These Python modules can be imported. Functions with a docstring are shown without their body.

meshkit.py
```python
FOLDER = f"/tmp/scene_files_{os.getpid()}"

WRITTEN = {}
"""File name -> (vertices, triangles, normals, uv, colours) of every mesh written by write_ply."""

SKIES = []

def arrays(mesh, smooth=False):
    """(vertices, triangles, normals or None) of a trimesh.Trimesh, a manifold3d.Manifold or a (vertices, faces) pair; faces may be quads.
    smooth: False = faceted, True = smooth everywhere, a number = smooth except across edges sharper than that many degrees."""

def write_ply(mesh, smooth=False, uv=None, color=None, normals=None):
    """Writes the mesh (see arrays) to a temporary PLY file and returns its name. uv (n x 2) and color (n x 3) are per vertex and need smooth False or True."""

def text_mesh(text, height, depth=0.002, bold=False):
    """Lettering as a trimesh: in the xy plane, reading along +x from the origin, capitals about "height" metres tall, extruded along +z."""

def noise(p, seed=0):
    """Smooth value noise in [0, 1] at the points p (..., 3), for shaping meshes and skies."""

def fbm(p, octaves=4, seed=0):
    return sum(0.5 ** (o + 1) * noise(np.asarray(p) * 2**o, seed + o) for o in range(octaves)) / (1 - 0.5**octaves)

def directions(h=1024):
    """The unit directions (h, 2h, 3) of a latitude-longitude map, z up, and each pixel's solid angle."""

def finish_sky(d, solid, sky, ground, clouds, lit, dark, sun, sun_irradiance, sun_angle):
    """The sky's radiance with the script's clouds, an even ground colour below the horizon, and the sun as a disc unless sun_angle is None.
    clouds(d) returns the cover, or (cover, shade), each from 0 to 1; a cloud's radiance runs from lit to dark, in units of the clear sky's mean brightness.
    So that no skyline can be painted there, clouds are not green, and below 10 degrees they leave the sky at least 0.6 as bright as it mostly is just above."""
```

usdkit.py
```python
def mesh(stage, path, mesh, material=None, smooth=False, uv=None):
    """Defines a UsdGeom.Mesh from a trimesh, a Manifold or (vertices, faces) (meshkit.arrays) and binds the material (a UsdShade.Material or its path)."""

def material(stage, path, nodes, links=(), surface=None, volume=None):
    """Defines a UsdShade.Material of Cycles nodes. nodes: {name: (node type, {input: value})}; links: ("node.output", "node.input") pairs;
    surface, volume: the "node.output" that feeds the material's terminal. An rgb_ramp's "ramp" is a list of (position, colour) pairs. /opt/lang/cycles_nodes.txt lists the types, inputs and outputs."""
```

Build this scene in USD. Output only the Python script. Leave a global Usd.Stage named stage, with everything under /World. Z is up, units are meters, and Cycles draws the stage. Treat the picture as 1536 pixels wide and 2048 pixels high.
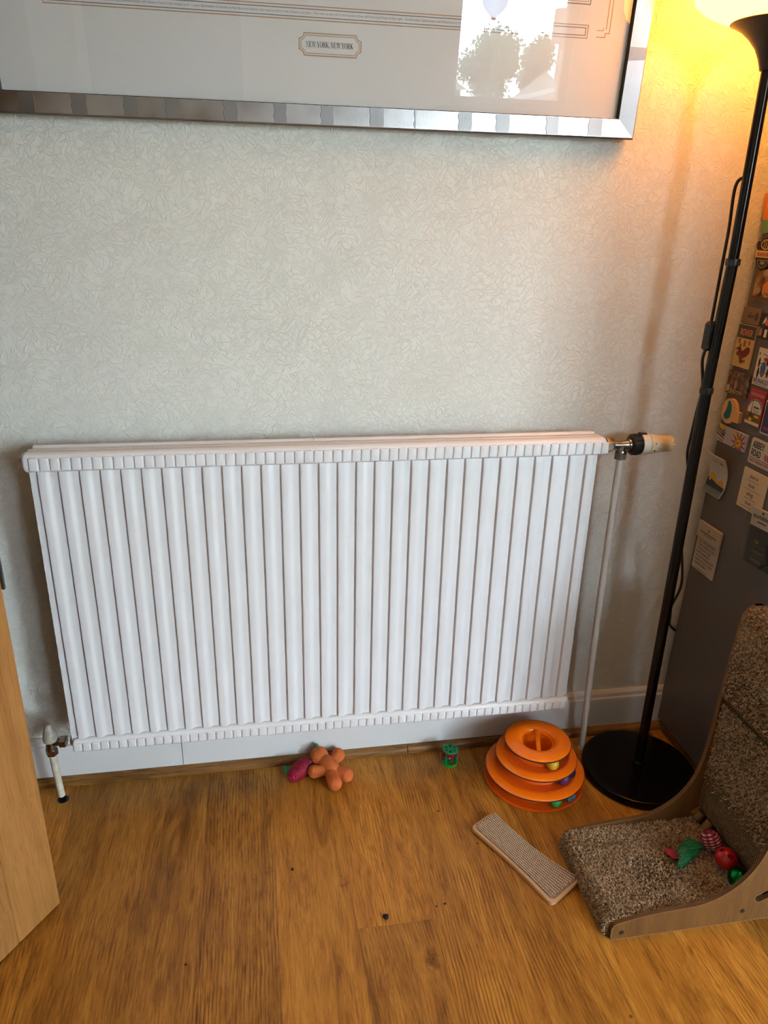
import math, random
import numpy as np
import trimesh, manifold3d
from manifold3d import Manifold
from shapely.geometry import Polygon, LineString, Point, box as sbox
from shapely.ops import unary_union
from shapely import affinity
from pxr import Usd, UsdGeom, UsdLux, UsdShade, Gf, Sdf, Vt
import usdkit, meshkit

stage = Usd.Stage.CreateInMemory()
UsdGeom.SetStageUpAxis(stage, 'Z')
UsdGeom.SetStageMetersPerUnit(stage, 1.0)
UsdGeom.Xform.Define(stage, '/World')
rng = np.random.default_rng(7)
random.seed(7)

# ------------------------------------------------------------------ camera, light, exposure
CAM_POS = (0.40717, -1.52236, 1.25668)
CAM_R, CAM_U, CAM_F = (0.98552, -0.16810, 0.02212), (0.04174, 0.36701, 0.92928), (0.16433, 0.91490, -0.36871)
cam = UsdGeom.Camera.Define(stage, '/World/camera')
cam.AddTransformOp().Set(Gf.Matrix4d(*CAM_R, 0, *CAM_U, 0, *[-c for c in CAM_F], 0, *CAM_POS, 1))
cam.CreateHorizontalApertureAttr(36.0)
cam.CreateVerticalApertureAttr(48.0)
cam.CreateFocalLengthAttr(1498.2 / 1536 * 36.0)
cam.CreateExposureAttr(-0.9)
cam.CreateClippingRangeAttr(Gf.Vec2f(0.05, 1000))
SKY = 17.0                                  # overcast sky radiance
LAMP = 40.0                                 # radiance of the glowing lamp bowl
LAMP_COLOUR = (1.0, 0.335, 0.032)
sky = UsdLux.DomeLight.Define(stage, '/World/sky')
sky.CreateIntensityAttr(SKY)
sky.CreateColorAttr(Gf.Vec3f(0.77, 0.92, 1.0))
day = UsdLux.RectLight.Define(stage, '/World/daylight')      # daylight through the glazed door
day.CreateWidthAttr(0.92)
day.CreateHeightAttr(1.95)
day.CreateIntensityAttr(SKY)
day.CreateColorAttr(Gf.Vec3f(0.77, 0.92, 1.0))
day.AddTransformOp().Set(Gf.Matrix4d(1, 0, 0, 0, 0, 0, 1, 0, 0, -1, 0, 0, 3.28, -3.74, 1.07, 1))

# ------------------------------------------------------------------ helpers
names = {}


def numbered(path):
    n = names.get(path, -1) + 1
    names[path] = n
    return path if n == 0 else f'{path}_{n:03d}'


def tag(p, label=None, cat=None, group=None, kind=None):
    for k, v in (('label', label), ('category', cat), ('group', group), ('kind', kind)):
        if v:
            p.SetCustomDataByKey(k, v)
    return p


BASE = {}


def thing(name, label, cat, base=(0, 0, 0), group=None, kind=None, matrix=None):
    x = UsdGeom.Xform.Define(stage, numbered('/World/' + name))
    if matrix is not None:
        m = np.asarray(matrix, float)
        x.AddTransformOp().Set(Gf.Matrix4d(*m.T.ravel().tolist()))
        BASE[x.GetPath()] = np.zeros(3)
    else:
        x.AddTranslateOp().Set(Gf.Vec3d(*base))
        BASE[x.GetPath()] = np.array(base, float)
    return tag(x.GetPrim(), label, cat, group, kind)


def part(parent, name, mesh, mat, label=None, smooth=30, kind=None):
    path = numbered(f'{parent.GetPath()}/{name}')
    b = BASE[parent.GetPath()]
    v, f, n = meshkit.arrays(mesh, False)
    m = usdkit.mesh(stage, path, trimesh.Trimesh(v - b, f, process=False), mat, smooth=smooth)
    BASE[m.GetPath()] = b
    return tag(m.GetPrim(), label, kind=kind)


def struct(name, mesh, mat, label, cat):
    path = numbered('/World/' + name)
    m = usdkit.mesh(stage, path, mesh, mat, smooth=30)
    BASE[m.GetPath()] = np.zeros(3)
    return tag(m.GetPrim(), label, cat, kind='structure')


def cat_(*ms):
    out = []
    for m in ms:
        if isinstance(m, (list, tuple)) and not (len(m) == 2 and isinstance(m[0], np.ndarray)):
            out += list(m)
        else:
            out.append(m)
    tm = []
    for m in out:
        v, f, _ = meshkit.arrays(m, False)
        tm.append(trimesh.Trimesh(v, f, process=False))
    return trimesh.util.concatenate(tm)


def bx(x0, x1, y0, y1, z0, z1, c=0.0):
    """box with chamfered edges"""
    lo, hi = np.minimum([x0, y0, z0], [x1, y1, z1]), np.maximum([x0, y0, z0], [x1, y1, z1])
    if c <= 0:
        m = trimesh.creation.box(hi - lo)
        m.apply_translation((lo + hi) / 2)
        return m
    pts = []
    for sx in (0, 1):
        for sy in (0, 1):
            for sz in (0, 1):
                p = np.where([sx, sy, sz], hi, lo)
                d = np.where([sx, sy, sz], -c, c)
                for k in range(3):
                    q = p + d
                    q[k] = p[k]
                    pts.append(q)
    return trimesh.convex.convex_hull(np.array(pts))


def lathe(prof, n=64, centre=(0, 0, 0)):
    prof = np.asarray(prof, float)
    a = np.linspace(0, 2 * np.pi, n, endpoint=False)
    v = np.stack([prof[None, :, 0] * np.cos(a)[:, None], prof[None, :, 0] * np.sin(a)[:, None], np.repeat(prof[None, :, 1], n, 0)], -1).reshape(-1, 3)
    k, f = len(prof), []
    for i in range(n):
        j = (i + 1) % n
        for q in range(k - 1):
            a0, a1, b0, b1 = i * k + q, i * k + q + 1, j * k + q, j * k + q + 1
            f += [(a0, b0, b1), (a0, b1, a1)]
    m = trimesh.Trimesh(v, np.array(f), process=False)
    m.merge_vertices()
    m.update_faces(m.nondegenerate_faces())
    m.apply_translation(centre)
    return m


def spline(pts, n=60):
    from scipy.interpolate import make_interp_spline
    pts = np.asarray(pts, float)
    if len(pts) < 3:
        return np.linspace(pts[0], pts[-1], n)
    t = np.r_[0, np.cumsum(np.linalg.norm(np.diff(pts, axis=0), axis=1) ** 0.7)]
    return make_interp_spline(t, pts, k=min(3, len(pts) - 1))(np.linspace(0, t[-1], n))


def tube(pts, r, n=12, caps=True):
    pts = np.asarray(pts, float)
    r = np.full(len(pts), r) if np.ndim(r) == 0 else np.asarray(r)
    T = np.gradient(pts, axis=0)
    T /= np.linalg.norm(T, axis=1, keepdims=True)
    up = np.array([0, 0, 1.0]) if abs(T[0][2]) < 0.9 else np.array([1.0, 0, 0])
    v = []
    a = np.linspace(0, 2 * np.pi, n, endpoint=False)
    N = np.cross(T[0], up)
    for i in range(len(pts)):
        N = N - T[i] * (N @ T[i])
        N /= np.linalg.norm(N)
        B = np.cross(T[i], N)
        v.append(pts[i] + r[i] * (np.cos(a)[:, None] * N + np.sin(a)[:, None] * B))
    v = np.concatenate(v)
    f = []
    for i in range(len(pts) - 1):
        for j in range(n):
            a0, a1 = i * n + j, i * n + (j + 1) % n
            f += [(a0, a1, a1 + n), (a0, a1 + n, a0 + n)]
    if caps:
        k = len(v)
        v = np.vstack([v, pts[0], pts[-1]])
        e = (len(pts) - 1) * n
        for j in range(n):
            f += [(k, (j + 1) % n, j), (k + 1, e + j, e + (j + 1) % n)]
    return trimesh.Trimesh(v, np.array(f), process=False)


def prism(poly, h, z0=0.0):
    ms = []
    for g in getattr(poly, 'geoms', [poly]):
        if g.area > 1e-12:
            m = trimesh.creation.extrude_polygon(g, h, engine='earcut')
            m.apply_translation((0, 0, z0))
            ms.append(m)
    return trimesh.util.concatenate(ms)


def mat4(o, X, Y, Z):
    m = np.eye(4)
    m[:3, 0], m[:3, 1], m[:3, 2], m[:3, 3] = X, Y, Z, o
    return m


def turned(m, M):
    m = m.copy()
    m.apply_transform(M)
    return m


def rod(p, q, r, n=16):
    return tube(np.linspace(p, q, 2), r, n)


def along_x(prof, x, n=48, y=0, z=0):
    """lathe whose axis runs along +x: prof is (r, distance along x)"""
    m = lathe(prof, n)
    R = trimesh.transformations.rotation_matrix(np.pi / 2, [0, 1, 0])
    m.apply_transform(R)
    m.apply_translation((x, y, z))
    return m


def hexnut(r, h):
    return trimesh.creation.extrude_polygon(Polygon([(r * math.cos(a), r * math.sin(a)) for a in np.arange(6) * np.pi / 3]), h, engine='earcut')


def pillow(poly, z0, H, rings=10, flat=0.0):
    """a stuffed shape: closed star-shaped outline, domed above and below"""
    p = np.asarray(poly, float)
    c = p.mean(0)
    s = np.sin(np.linspace(np.pi / 2, 0.02, rings))
    v, f, n = [], [], len(p)
    for sgn in (1, -1):
        o = len(v)
        for k in s:
            for q in p:
                xy = c + k * (q - c)
                v.append((*xy, z0 + sgn * (H if sgn > 0 else H * (1 - flat)) * math.sqrt(max(0, 1 - k * k))))
        for a in range(rings - 1):
            for b in range(n):
                i, j = o + a * n + b, o + a * n + (b + 1) % n
                q = [(i, j, j + n), (i, j + n, i + n)]
                f += q if sgn > 0 else [t[::-1] for t in q]
        v.append((*c, z0 + sgn * (H if sgn > 0 else H * (1 - flat))))
        for b in range(n):
            t = (o + (rings - 1) * n + b, o + (rings - 1) * n + (b + 1) % n, len(v) - 1)
            f.append(t if sgn > 0 else t[::-1])
    m = trimesh.Trimesh(np.array(v), np.array(f), process=False)
    m.merge_vertices(digits_vertex=6)
    m.fix_normals()
    return m


def dense(poly, step):
    ring = Polygon(poly).exterior if not isinstance(poly, Polygon) else poly.exterior
    n = max(8, int(ring.length / step))
    return np.array([ring.interpolate(i / n, normalized=True).coords[0] for i in range(n)])


def smoothed(parts_, step=0.004, it=12, lamb=0.5):
    m = parts_[0]
    for q in parts_[1:]:
        m = m + q
    m = m.refine_to_length(step)
    g = m.to_mesh()
    t = trimesh.Trimesh(g.vert_properties[:, :3], g.tri_verts, process=True)
    trimesh.smoothing.filter_taubin(t, lamb=lamb, nu=0.53, iterations=it)
    return t


def capsule(p, q, r0, r1):
    a = Manifold.sphere(r0, 24).translate(list(map(float, p)))
    b = Manifold.sphere(r1, 24).translate(list(map(float, q)))
    return Manifold.batch_hull([a, b])


# ------------------------------------------------------------------ materials
def MAT(name, nodes, links=(), surface='p.BSDF', volume=None):
    return usdkit.material(stage, '/World/Looks/' + name, nodes, links, surface=surface, volume=volume)


UsdGeom.Scope.Define(stage, '/World/Looks')


def plain(name, col, rough=0.5, metal=0.0, spec=0.5, bump=None, vary=None, coat=0.0, **kw):
    """principled; bump = (scale, distance), vary = (scale, amount)"""
    nodes = {'p': ('principled_bsdf', {'base_color': col, 'roughness': rough, 'metallic': metal, 'specular_ior_level': spec, 'coat_weight': coat, **kw})}
    links = []
    if bump or vary:
        nodes['g'] = ('geometry', {})
    if vary:
        nodes['vn'] = ('noise_texture', {'scale': float(vary[0]), 'detail': 4.0})
        a = vary[1]
        nodes['vr'] = ('rgb_ramp', {'ramp': [(0.3, tuple(c * (1 - a) for c in col)), (0.7, tuple(min(1, c * (1 + a)) for c in col))]})
        links += [('g.position', 'vn.vector'), ('vn.fac', 'vr.fac'), ('vr.color', 'p.base_color')]
    if bump:
        nodes['bn'] = ('noise_texture', {'scale': float(bump[0]), 'detail': 3.0})
        nodes['bb'] = ('bump', {'strength': 1.0, 'distance': float(bump[1])})
        links += [('g.position', 'bn.vector'), ('bn.fac', 'bb.height'), ('bb.normal', 'p.normal')]
    return MAT(name, nodes, links)


def PANE(name, tint, rough, ior):
    """thin clear sheet: mirrors on its outer faces only"""
    return MAT(name, {'t': ('transparent_bsdf', {'color': tint}), 'g': ('glossy_bsdf', {'roughness': rough, 'color': (1, 1, 1)}), 'f': ('fresnel', {'IOR': ior}), 'geo': ('geometry', {}),
                      'o': ('math', {'math_type': 'subtract', 'value1': 1.0}), 'x': ('math', {'math_type': 'multiply'}), 'm': ('mix_closure', {})},
               [('geo.backfacing', 'o.value2'), ('f.fac', 'x.value1'), ('o.value', 'x.value2'), ('x.value', 'm.fac'), ('t.BSDF', 'm.closure1'), ('g.BSDF', 'm.closure2')], surface='m.closure')


def wallpaper(name, col, strength=1.0):
    """embossed wallpaper: short scratched ridges in many directions"""
    nodes = {'g': ('geometry', {}), 'p': ('principled_bsdf', {'base_color': col, 'roughness': 0.55, 'specular_ior_level': 0.35}),
             'w': ('noise_texture', {'scale': 14.0, 'detail': 2.0}),
             'ws': ('vector_math', {'math_type': 'scale', 'scale': 0.055}),
             'wa': ('vector_math', {'math_type': 'add'}),
             'b': ('bump', {'strength': 1.0, 'distance': 0.00085 * strength})}
    links = [('g.position', 'w.vector'), ('w.color', 'ws.vector1'), ('g.position', 'wa.vector1'), ('ws.vector', 'wa.vector2')]
    last = None
    for k, (ang, sx, sz) in enumerate([(0.15, 52, 400), (1.0, 44, 370), (1.9, 48, 390), (2.55, 46, 410), (0.6, 60, 450), (2.2, 64, 470)]):
        nodes[f'r{k}'] = ('vector_rotate', {'rotate_type': 'y_axis', 'angle': ang})
        nodes[f'm{k}'] = ('vector_math', {'math_type': 'multiply', 'vector2': (sx, 20.0, sz)})
        nodes[f'o{k}'] = ('vector_math', {'math_type': 'add', 'vector2': (13.7 * k, 5.1 * k, 7.7 * k)})
        nodes[f'n{k}'] = ('noise_texture', {'scale': 1.0, 'detail': 1.0, 'roughness': 0.4})
        nodes[f't{k}'] = ('map_range', {'range_type': 'smoothstep', 'from_min': 0.615, 'from_max': 0.74, 'to_min': 0.0, 'to_max': 1.0})
        links += [('wa.vector', f'r{k}.vector'), (f'r{k}.vector', f'm{k}.vector1'), (f'm{k}.vector', f'o{k}.vector1'), (f'o{k}.vector', f'n{k}.vector'), (f'n{k}.fac', f't{k}.value')]
        if last is None:
            last = f't{k}.result'
        else:
            nodes[f'a{k}'] = ('math', {'math_type': 'maximum'})
            links += [(last, f'a{k}.value1'), (f't{k}.result', f'a{k}.value2')]
            last = f'a{k}.value'
    links += [(last, 'b.height'), ('b.normal', 'p.normal')]
    return MAT(name, nodes, links)


def wood(name, off, dark, mid, light, axis='y', fine=1.0, rough=0.38, knots=True, bump=0.0004, tone=1.0, contrast=1.0):
    """grain running along one axis of the world"""
    long_, ac = {'y': ((26, 1.5, 8), (330, 11, 40)), 'z': ((26, 26, 1.2), (300, 300, 9)), 'x': ((1.5, 26, 20), (11, 330, 200))}[axis]
    sc = lambda v: tuple(float(q) * tone for q in v)
    nodes = {'g': ('geometry', {}), 'of': ('vector_math', {'math_type': 'add', 'vector2': off}),
             'd': ('noise_texture', {'scale': 3.2, 'detail': 2.0}), 'ds': ('vector_math', {'math_type': 'scale', 'scale': 0.055}), 'da': ('vector_math', {'math_type': 'add'}),
             'm1': ('vector_math', {'math_type': 'multiply', 'vector2': tuple(map(float, long_))}), 'n1': ('noise_texture', {'scale': 1.0, 'detail': 5.0, 'roughness': 0.62, 'distortion': 0.5}),
             'm2': ('vector_math', {'math_type': 'multiply', 'vector2': tuple(float(a) * fine for a in ac)}), 'n2': ('noise_texture', {'scale': 1.0, 'detail': 3.0, 'roughness': 0.6}),
             'n4': ('noise_texture', {'scale': 7.0, 'detail': 3.0}),
             'r1': ('rgb_ramp', {'ramp': [(0.30, sc(dark)), (0.47, sc(mid)), (0.68, sc(light))]}),
             'r2': ('rgb_ramp', {'ramp': [(0.34, (0.42, 0.36, 0.30)), (0.5, (0.95, 0.95, 0.95)), (0.7, (1.12, 1.12, 1.1))]}),
             'r4': ('rgb_ramp', {'ramp': [(0.3, (0.72, 0.68, 0.62)), (0.65, (1.12, 1.12, 1.12))]}),
             'x1': ('mix_color', {'blend_type': 'multiply', 'fac': 0.85 * contrast, 'use_clamp': False}), 'x2': ('mix_color', {'blend_type': 'multiply', 'fac': 0.8 * contrast, 'use_clamp': False}),
             'b': ('bump', {'strength': 1.0, 'distance': bump}),
             'p': ('principled_bsdf', {'roughness': rough, 'specular_ior_level': 0.4})}
    links = [('g.position', 'of.vector1'), ('of.vector', 'd.vector'), ('d.color', 'ds.vector1'), ('of.vector', 'da.vector1'), ('ds.vector', 'da.vector2'),
             ('da.vector', 'm1.vector1'), ('m1.vector', 'n1.vector'), ('da.vector', 'm2.vector1'), ('m2.vector', 'n2.vector'), ('of.vector', 'n4.vector'),
             ('n1.fac', 'r1.fac'), ('n2.fac', 'r2.fac'), ('n4.fac', 'r4.fac'), ('r1.color', 'x1.a'), ('r2.color', 'x1.b'), ('x1.result', 'x2.a'), ('r4.color', 'x2.b'),
             ('n2.fac', 'b.height'), ('b.normal', 'p.normal')]
    last = 'x2.result'
    if knots:
        nodes |= {'km': ('vector_math', {'math_type': 'multiply', 'vector2': {'y': (7.0, 3.6, 1.0), 'z': (6.0, 6.0, 2.5), 'x': (2.5, 6.0, 6.0)}[axis]}),
                  'kv': ('voronoi_texture', {'scale': 1.0, 'randomness': 1.0}),
                  'kn': ('noise_texture', {'scale': 70.0, 'detail': 3.0}),
                  'ka': ('math', {'math_type': 'multiply_add', 'value2': 0.22}),
                  'kr': ('rgb_ramp', {'ramp': [(0.0, (0.12, 0.08, 0.05)), (0.13, (0.20, 0.14, 0.10)), (0.19, (0.62, 0.55, 0.48)), (0.28, (1, 1, 1))]}),
                  'x3': ('mix_color', {'blend_type': 'multiply', 'fac': 0.9})}
        links += [('da.vector', 'km.vector1'), ('km.vector', 'kv.vector'), ('of.vector', 'kn.vector'), ('kn.fac', 'ka.value1'), ('kv.distance', 'ka.value3'), ('ka.value', 'kr.fac'), (last, 'x3.a'), ('kr.color', 'x3.b')]
        last = 'x3.result'
    links.append((last, 'p.base_color'))
    return MAT(name, nodes, links)


m_wall = wallpaper('wallpaper', (0.79, 0.80, 0.76))
m_plaster = plain('plaster', (0.84, 0.83, 0.80), 0.8)
m_ceiling = plain('ceiling_paint', (0.88, 0.88, 0.87), 0.8)
m_skirt = plain('white_gloss_paint', (0.72, 0.72, 0.74), 0.35, bump=(30, 0.0006))
m_rad = plain('radiator_enamel', (0.78, 0.79, 0.835), 0.32, bump=(40, 0.0004))
m_radtop = m_rad
m_pipe = plain('painted_pipe', (0.70, 0.69, 0.68), 0.45)
m_pipe_old = plain('yellowed_pipe_paint', (0.62, 0.57, 0.47), 0.45, vary=(60, 0.15))
m_brass = plain('tarnished_chrome', (0.33, 0.33, 0.335), 0.26, 1.0, vary=(90, 0.35))
m_ivory = MAT('ivory_plastic', {'g': ('geometry', {}), 's': ('separate_xyz', {}), 'mr': ('map_range', {'from_min': 1.255, 'from_max': 1.30}),
                                'r': ('rgb_ramp', {'ramp': [(0, (0.80, 0.72, 0.52)), (0.6, (0.78, 0.66, 0.42)), (1, (0.72, 0.52, 0.26))]}),
                                'p': ('principled_bsdf', {'roughness': 0.4})}, [('g.position', 's.vector'), ('s.x', 'mr.value'), ('mr.result', 'r.fac'), ('r.color', 'p.base_color')])
m_offwhite = plain('offwhite_plastic', (0.75, 0.72, 0.66), 0.4)
m_capgrey = plain('dusty_cap_plastic', (0.36, 0.33, 0.28), 0.5, vary=(80, 0.2))
m_black = plain('black_plastic', (0.012, 0.012, 0.013), 0.35)
m_blackgloss = plain('black_gloss_metal', (0.005, 0.005, 0.0055), 0.16, 0.0, 0.28)
m_blackbase = plain('black_lacquer', (0.0035, 0.0035, 0.004), 0.16, 0.0, 0.17)
m_brown_black = plain('dark_shade_holder', (0.012, 0.009, 0.008), 0.4)
m_fridge = plain('dark_grey_steel', (0.125, 0.112, 0.112), 0.27, 0.25)
m_fridge_back = plain('fridge_back', (0.03, 0.03, 0.03), 0.6)
m_glow = MAT('glowing_bowl', {'e': ('emission', {'color': LAMP_COLOUR, 'strength': LAMP})}, surface='e.emission')
m_glass = PANE('picture_glass', (1, 1, 1), 0.0, 1.6)
m_clear = PANE('clear_plastic', (0.96, 0.96, 0.97), 0.06, 1.5)
m_print = plain('print_paper', (0.67, 0.67, 0.68), 0.7)
m_brownink = plain('brown_ink', (0.42, 0.27, 0.17), 0.7)
m_greyink = plain('grey_ink', (0.22, 0.19, 0.20), 0.7)
m_blackink = plain('black_ink', (0.02, 0.02, 0.025), 0.7)
m_darkphoto = plain('dark_photo', (0.05, 0.065, 0.10), 0.5)

def floorwood(name, off, tone, ang, cath, stroke, blotch):
    sc = lambda v: tuple(float(q) * tone for q in v)
    nodes = {'g': ('geometry', {}), 'of': ('vector_math', {'math_type': 'add', 'vector2': off}), 'ro': ('vector_rotate', {'rotate_type': 'z_axis', 'angle': ang}),
             'd': ('noise_texture', {'scale': 5.0, 'detail': 3.0}), 'ds': ('vector_math', {'math_type': 'scale', 'scale': 0.013}), 'da': ('vector_math', {'math_type': 'add'}),
             'm1': ('vector_math', {'math_type': 'multiply', 'vector2': (24.0, 3.6, 8.0)}), 'n1': ('noise_texture', {'scale': 1.0, 'detail': 8.0, 'roughness': 0.72, 'distortion': 1.2}),
             'r1': ('rgb_ramp', {'ramp': [(0.30, sc((0.22, 0.076, 0.009))), (0.46, sc((0.42, 0.170, 0.022))), (0.72, sc((0.64, 0.300, 0.050)))]}),
             'm2': ('vector_math', {'math_type': 'multiply', 'vector2': (380.0, 24.0, 40.0)}), 'n2': ('noise_texture', {'scale': 1.0, 'detail': 4.0, 'roughness': 0.65}),
             'r2': ('rgb_ramp', {'ramp': [(0.30, (0.38, 0.30, 0.22)), (0.44, (0.80, 0.76, 0.70)), (0.54, (1.0, 1.0, 1.0)), (0.72, (1.14, 1.15, 1.13))]}),
             'm3': ('vector_math', {'math_type': 'multiply', 'vector2': (1.0, 0.10, 0.2)}),
             'wv': ('wave_texture', {'wave_type': 'bands', 'bands_direction': 'x', 'scale': 46.0, 'distortion': 5.0, 'detail': 3.0, 'detail_scale': 1.3, 'detail_roughness': 0.6}),
             'r3': ('rgb_ramp', {'ramp': [(0.0, (0.50, 0.42, 0.34)), (0.35, (0.93, 0.91, 0.88)), (1.0, (1.06, 1.06, 1.05))]}),
             'n4': ('noise_texture', {'scale': 9.0, 'detail': 3.0}), 'k4': ('map_range', {'from_min': 0.42, 'from_max': 0.62, 'to_min': cath * 0.25, 'to_max': cath, 'clamp': True}),
             'n5': ('noise_texture', {'scale': 0.42, 'detail': 5.0, 'roughness': 0.65}), 'r5': ('rgb_ramp', {'ramp': [(0.34, (0.52, 0.43, 0.35)), (0.55, (1.0, 1.0, 1.0))]}),
             'km': ('vector_math', {'math_type': 'multiply', 'vector2': (6.5, 3.4, 1.0)}), 'kv': ('voronoi_texture', {'scale': 1.0}), 'kn': ('noise_texture', {'scale': 90.0, 'detail': 3.0}),
             'ka': ('math', {'math_type': 'multiply_add', 'value2': 0.16}), 'kr': ('rgb_ramp', {'ramp': [(0.0, (0.15, 0.09, 0.06)), (0.11, (0.22, 0.15, 0.10)), (0.145, (0.62, 0.53, 0.45)), (0.19, (1, 1, 1))]}),
             'sv': ('voronoi_texture', {'scale': 10.0}), 'sr': ('rgb_ramp', {'ramp': [(0.0, (0.2, 0.12, 0.08)), (0.030, (0.3, 0.2, 0.14)), (0.045, (1, 1, 1))]}),
             'b': ('bump', {'strength': 1.0, 'distance': 0.0002}), 'p': ('principled_bsdf', {'roughness': 0.42, 'specular_ior_level': 0.35})}
    links = [('g.position', 'of.vector1'), ('of.vector', 'ro.vector'), ('ro.vector', 'd.vector'), ('d.color', 'ds.vector1'), ('ro.vector', 'da.vector1'), ('ds.vector', 'da.vector2'),
             ('da.vector', 'm1.vector1'), ('m1.vector', 'n1.vector'), ('n1.fac', 'r1.fac'), ('da.vector', 'm2.vector1'), ('m2.vector', 'n2.vector'), ('n2.fac', 'r2.fac'),
             ('da.vector', 'm3.vector1'), ('m3.vector', 'wv.vector'), ('wv.fac', 'r3.fac'), ('of.vector', 'n4.vector'), ('n4.fac', 'k4.value'), ('m1.vector', 'n5.vector'), ('n5.fac', 'r5.fac'),
             ('da.vector', 'km.vector1'), ('km.vector', 'kv.vector'), ('of.vector', 'kn.vector'), ('kn.fac', 'ka.value1'), ('kv.distance', 'ka.value3'), ('ka.value', 'kr.fac'),
             ('of.vector', 'sv.vector'), ('sv.distance', 'sr.fac'), ('n2.fac', 'b.height'), ('b.normal', 'p.normal')]
    last = 'r1.color'
    for k, (src, f) in enumerate((('r2.color', stroke), ('r3.color', None), ('r5.color', blotch), ('kr.color', 0.9), ('sr.color', 0.8))):
        nodes[f'x{k}'] = ('mix_color', {'blend_type': 'multiply', 'use_clamp': False, **({'fac': f} if f else {})})
        links += [(last, f'x{k}.a'), (src, f'x{k}.b')] + ([] if f else [('k4.result', f'x{k}.fac')])
        last = f'x{k}.result'
    links.append((last, 'p.base_color'))
    return MAT(name, nodes, links)


planks = [floorwood(f'floor_plank_{k}', (3.1 * k, 1.7 * k, 2.3 * k), *a) for k, a in enumerate([
    (0.80, 0.03, 0.45, 0.80, 1.0), (0.86, 0.0, 1.0, 1.0, 0.5), (1.06, 0.0, 0.25, 0.60, 0.6), (1.20, -0.03, 0.5, 0.85, 0.4), (1.02, 0.02, 1.0, 0.6, 0.6), (0.96, -0.04, 0.9, 0.8, 0.6)])]
PV = {-4: 3, -3: 0, -2: 0, -1: 1, 0: 2, 1: 3, 2: 4, 3: 5, 4: 2, 5: 3, 6: 1}
m_bead = wood('wood_bead', (1.2, 4.4, 2.2), (0.10, 0.042, 0.012), (0.27, 0.125, 0.035), (0.38, 0.19, 0.06), axis='x', knots=False)
m_pine = wood('pine', (2.2, 0.4, 1.2), (0.30, 0.130, 0.033), (0.39, 0.185, 0.052), (0.45, 0.23, 0.072), axis='z', knots=False, rough=0.5, fine=1.2, contrast=0.4)
m_pine2 = wood('pine_rail', (5.2, 3.4, 0.2), (0.28, 0.122, 0.032), (0.365, 0.172, 0.049), (0.42, 0.215, 0.067), axis='z', knots=False, rough=0.5, fine=1.2, contrast=0.4)
m_edge = plain('worn_door_edge', (0.16, 0.13, 0.10), 0.7)

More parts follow.
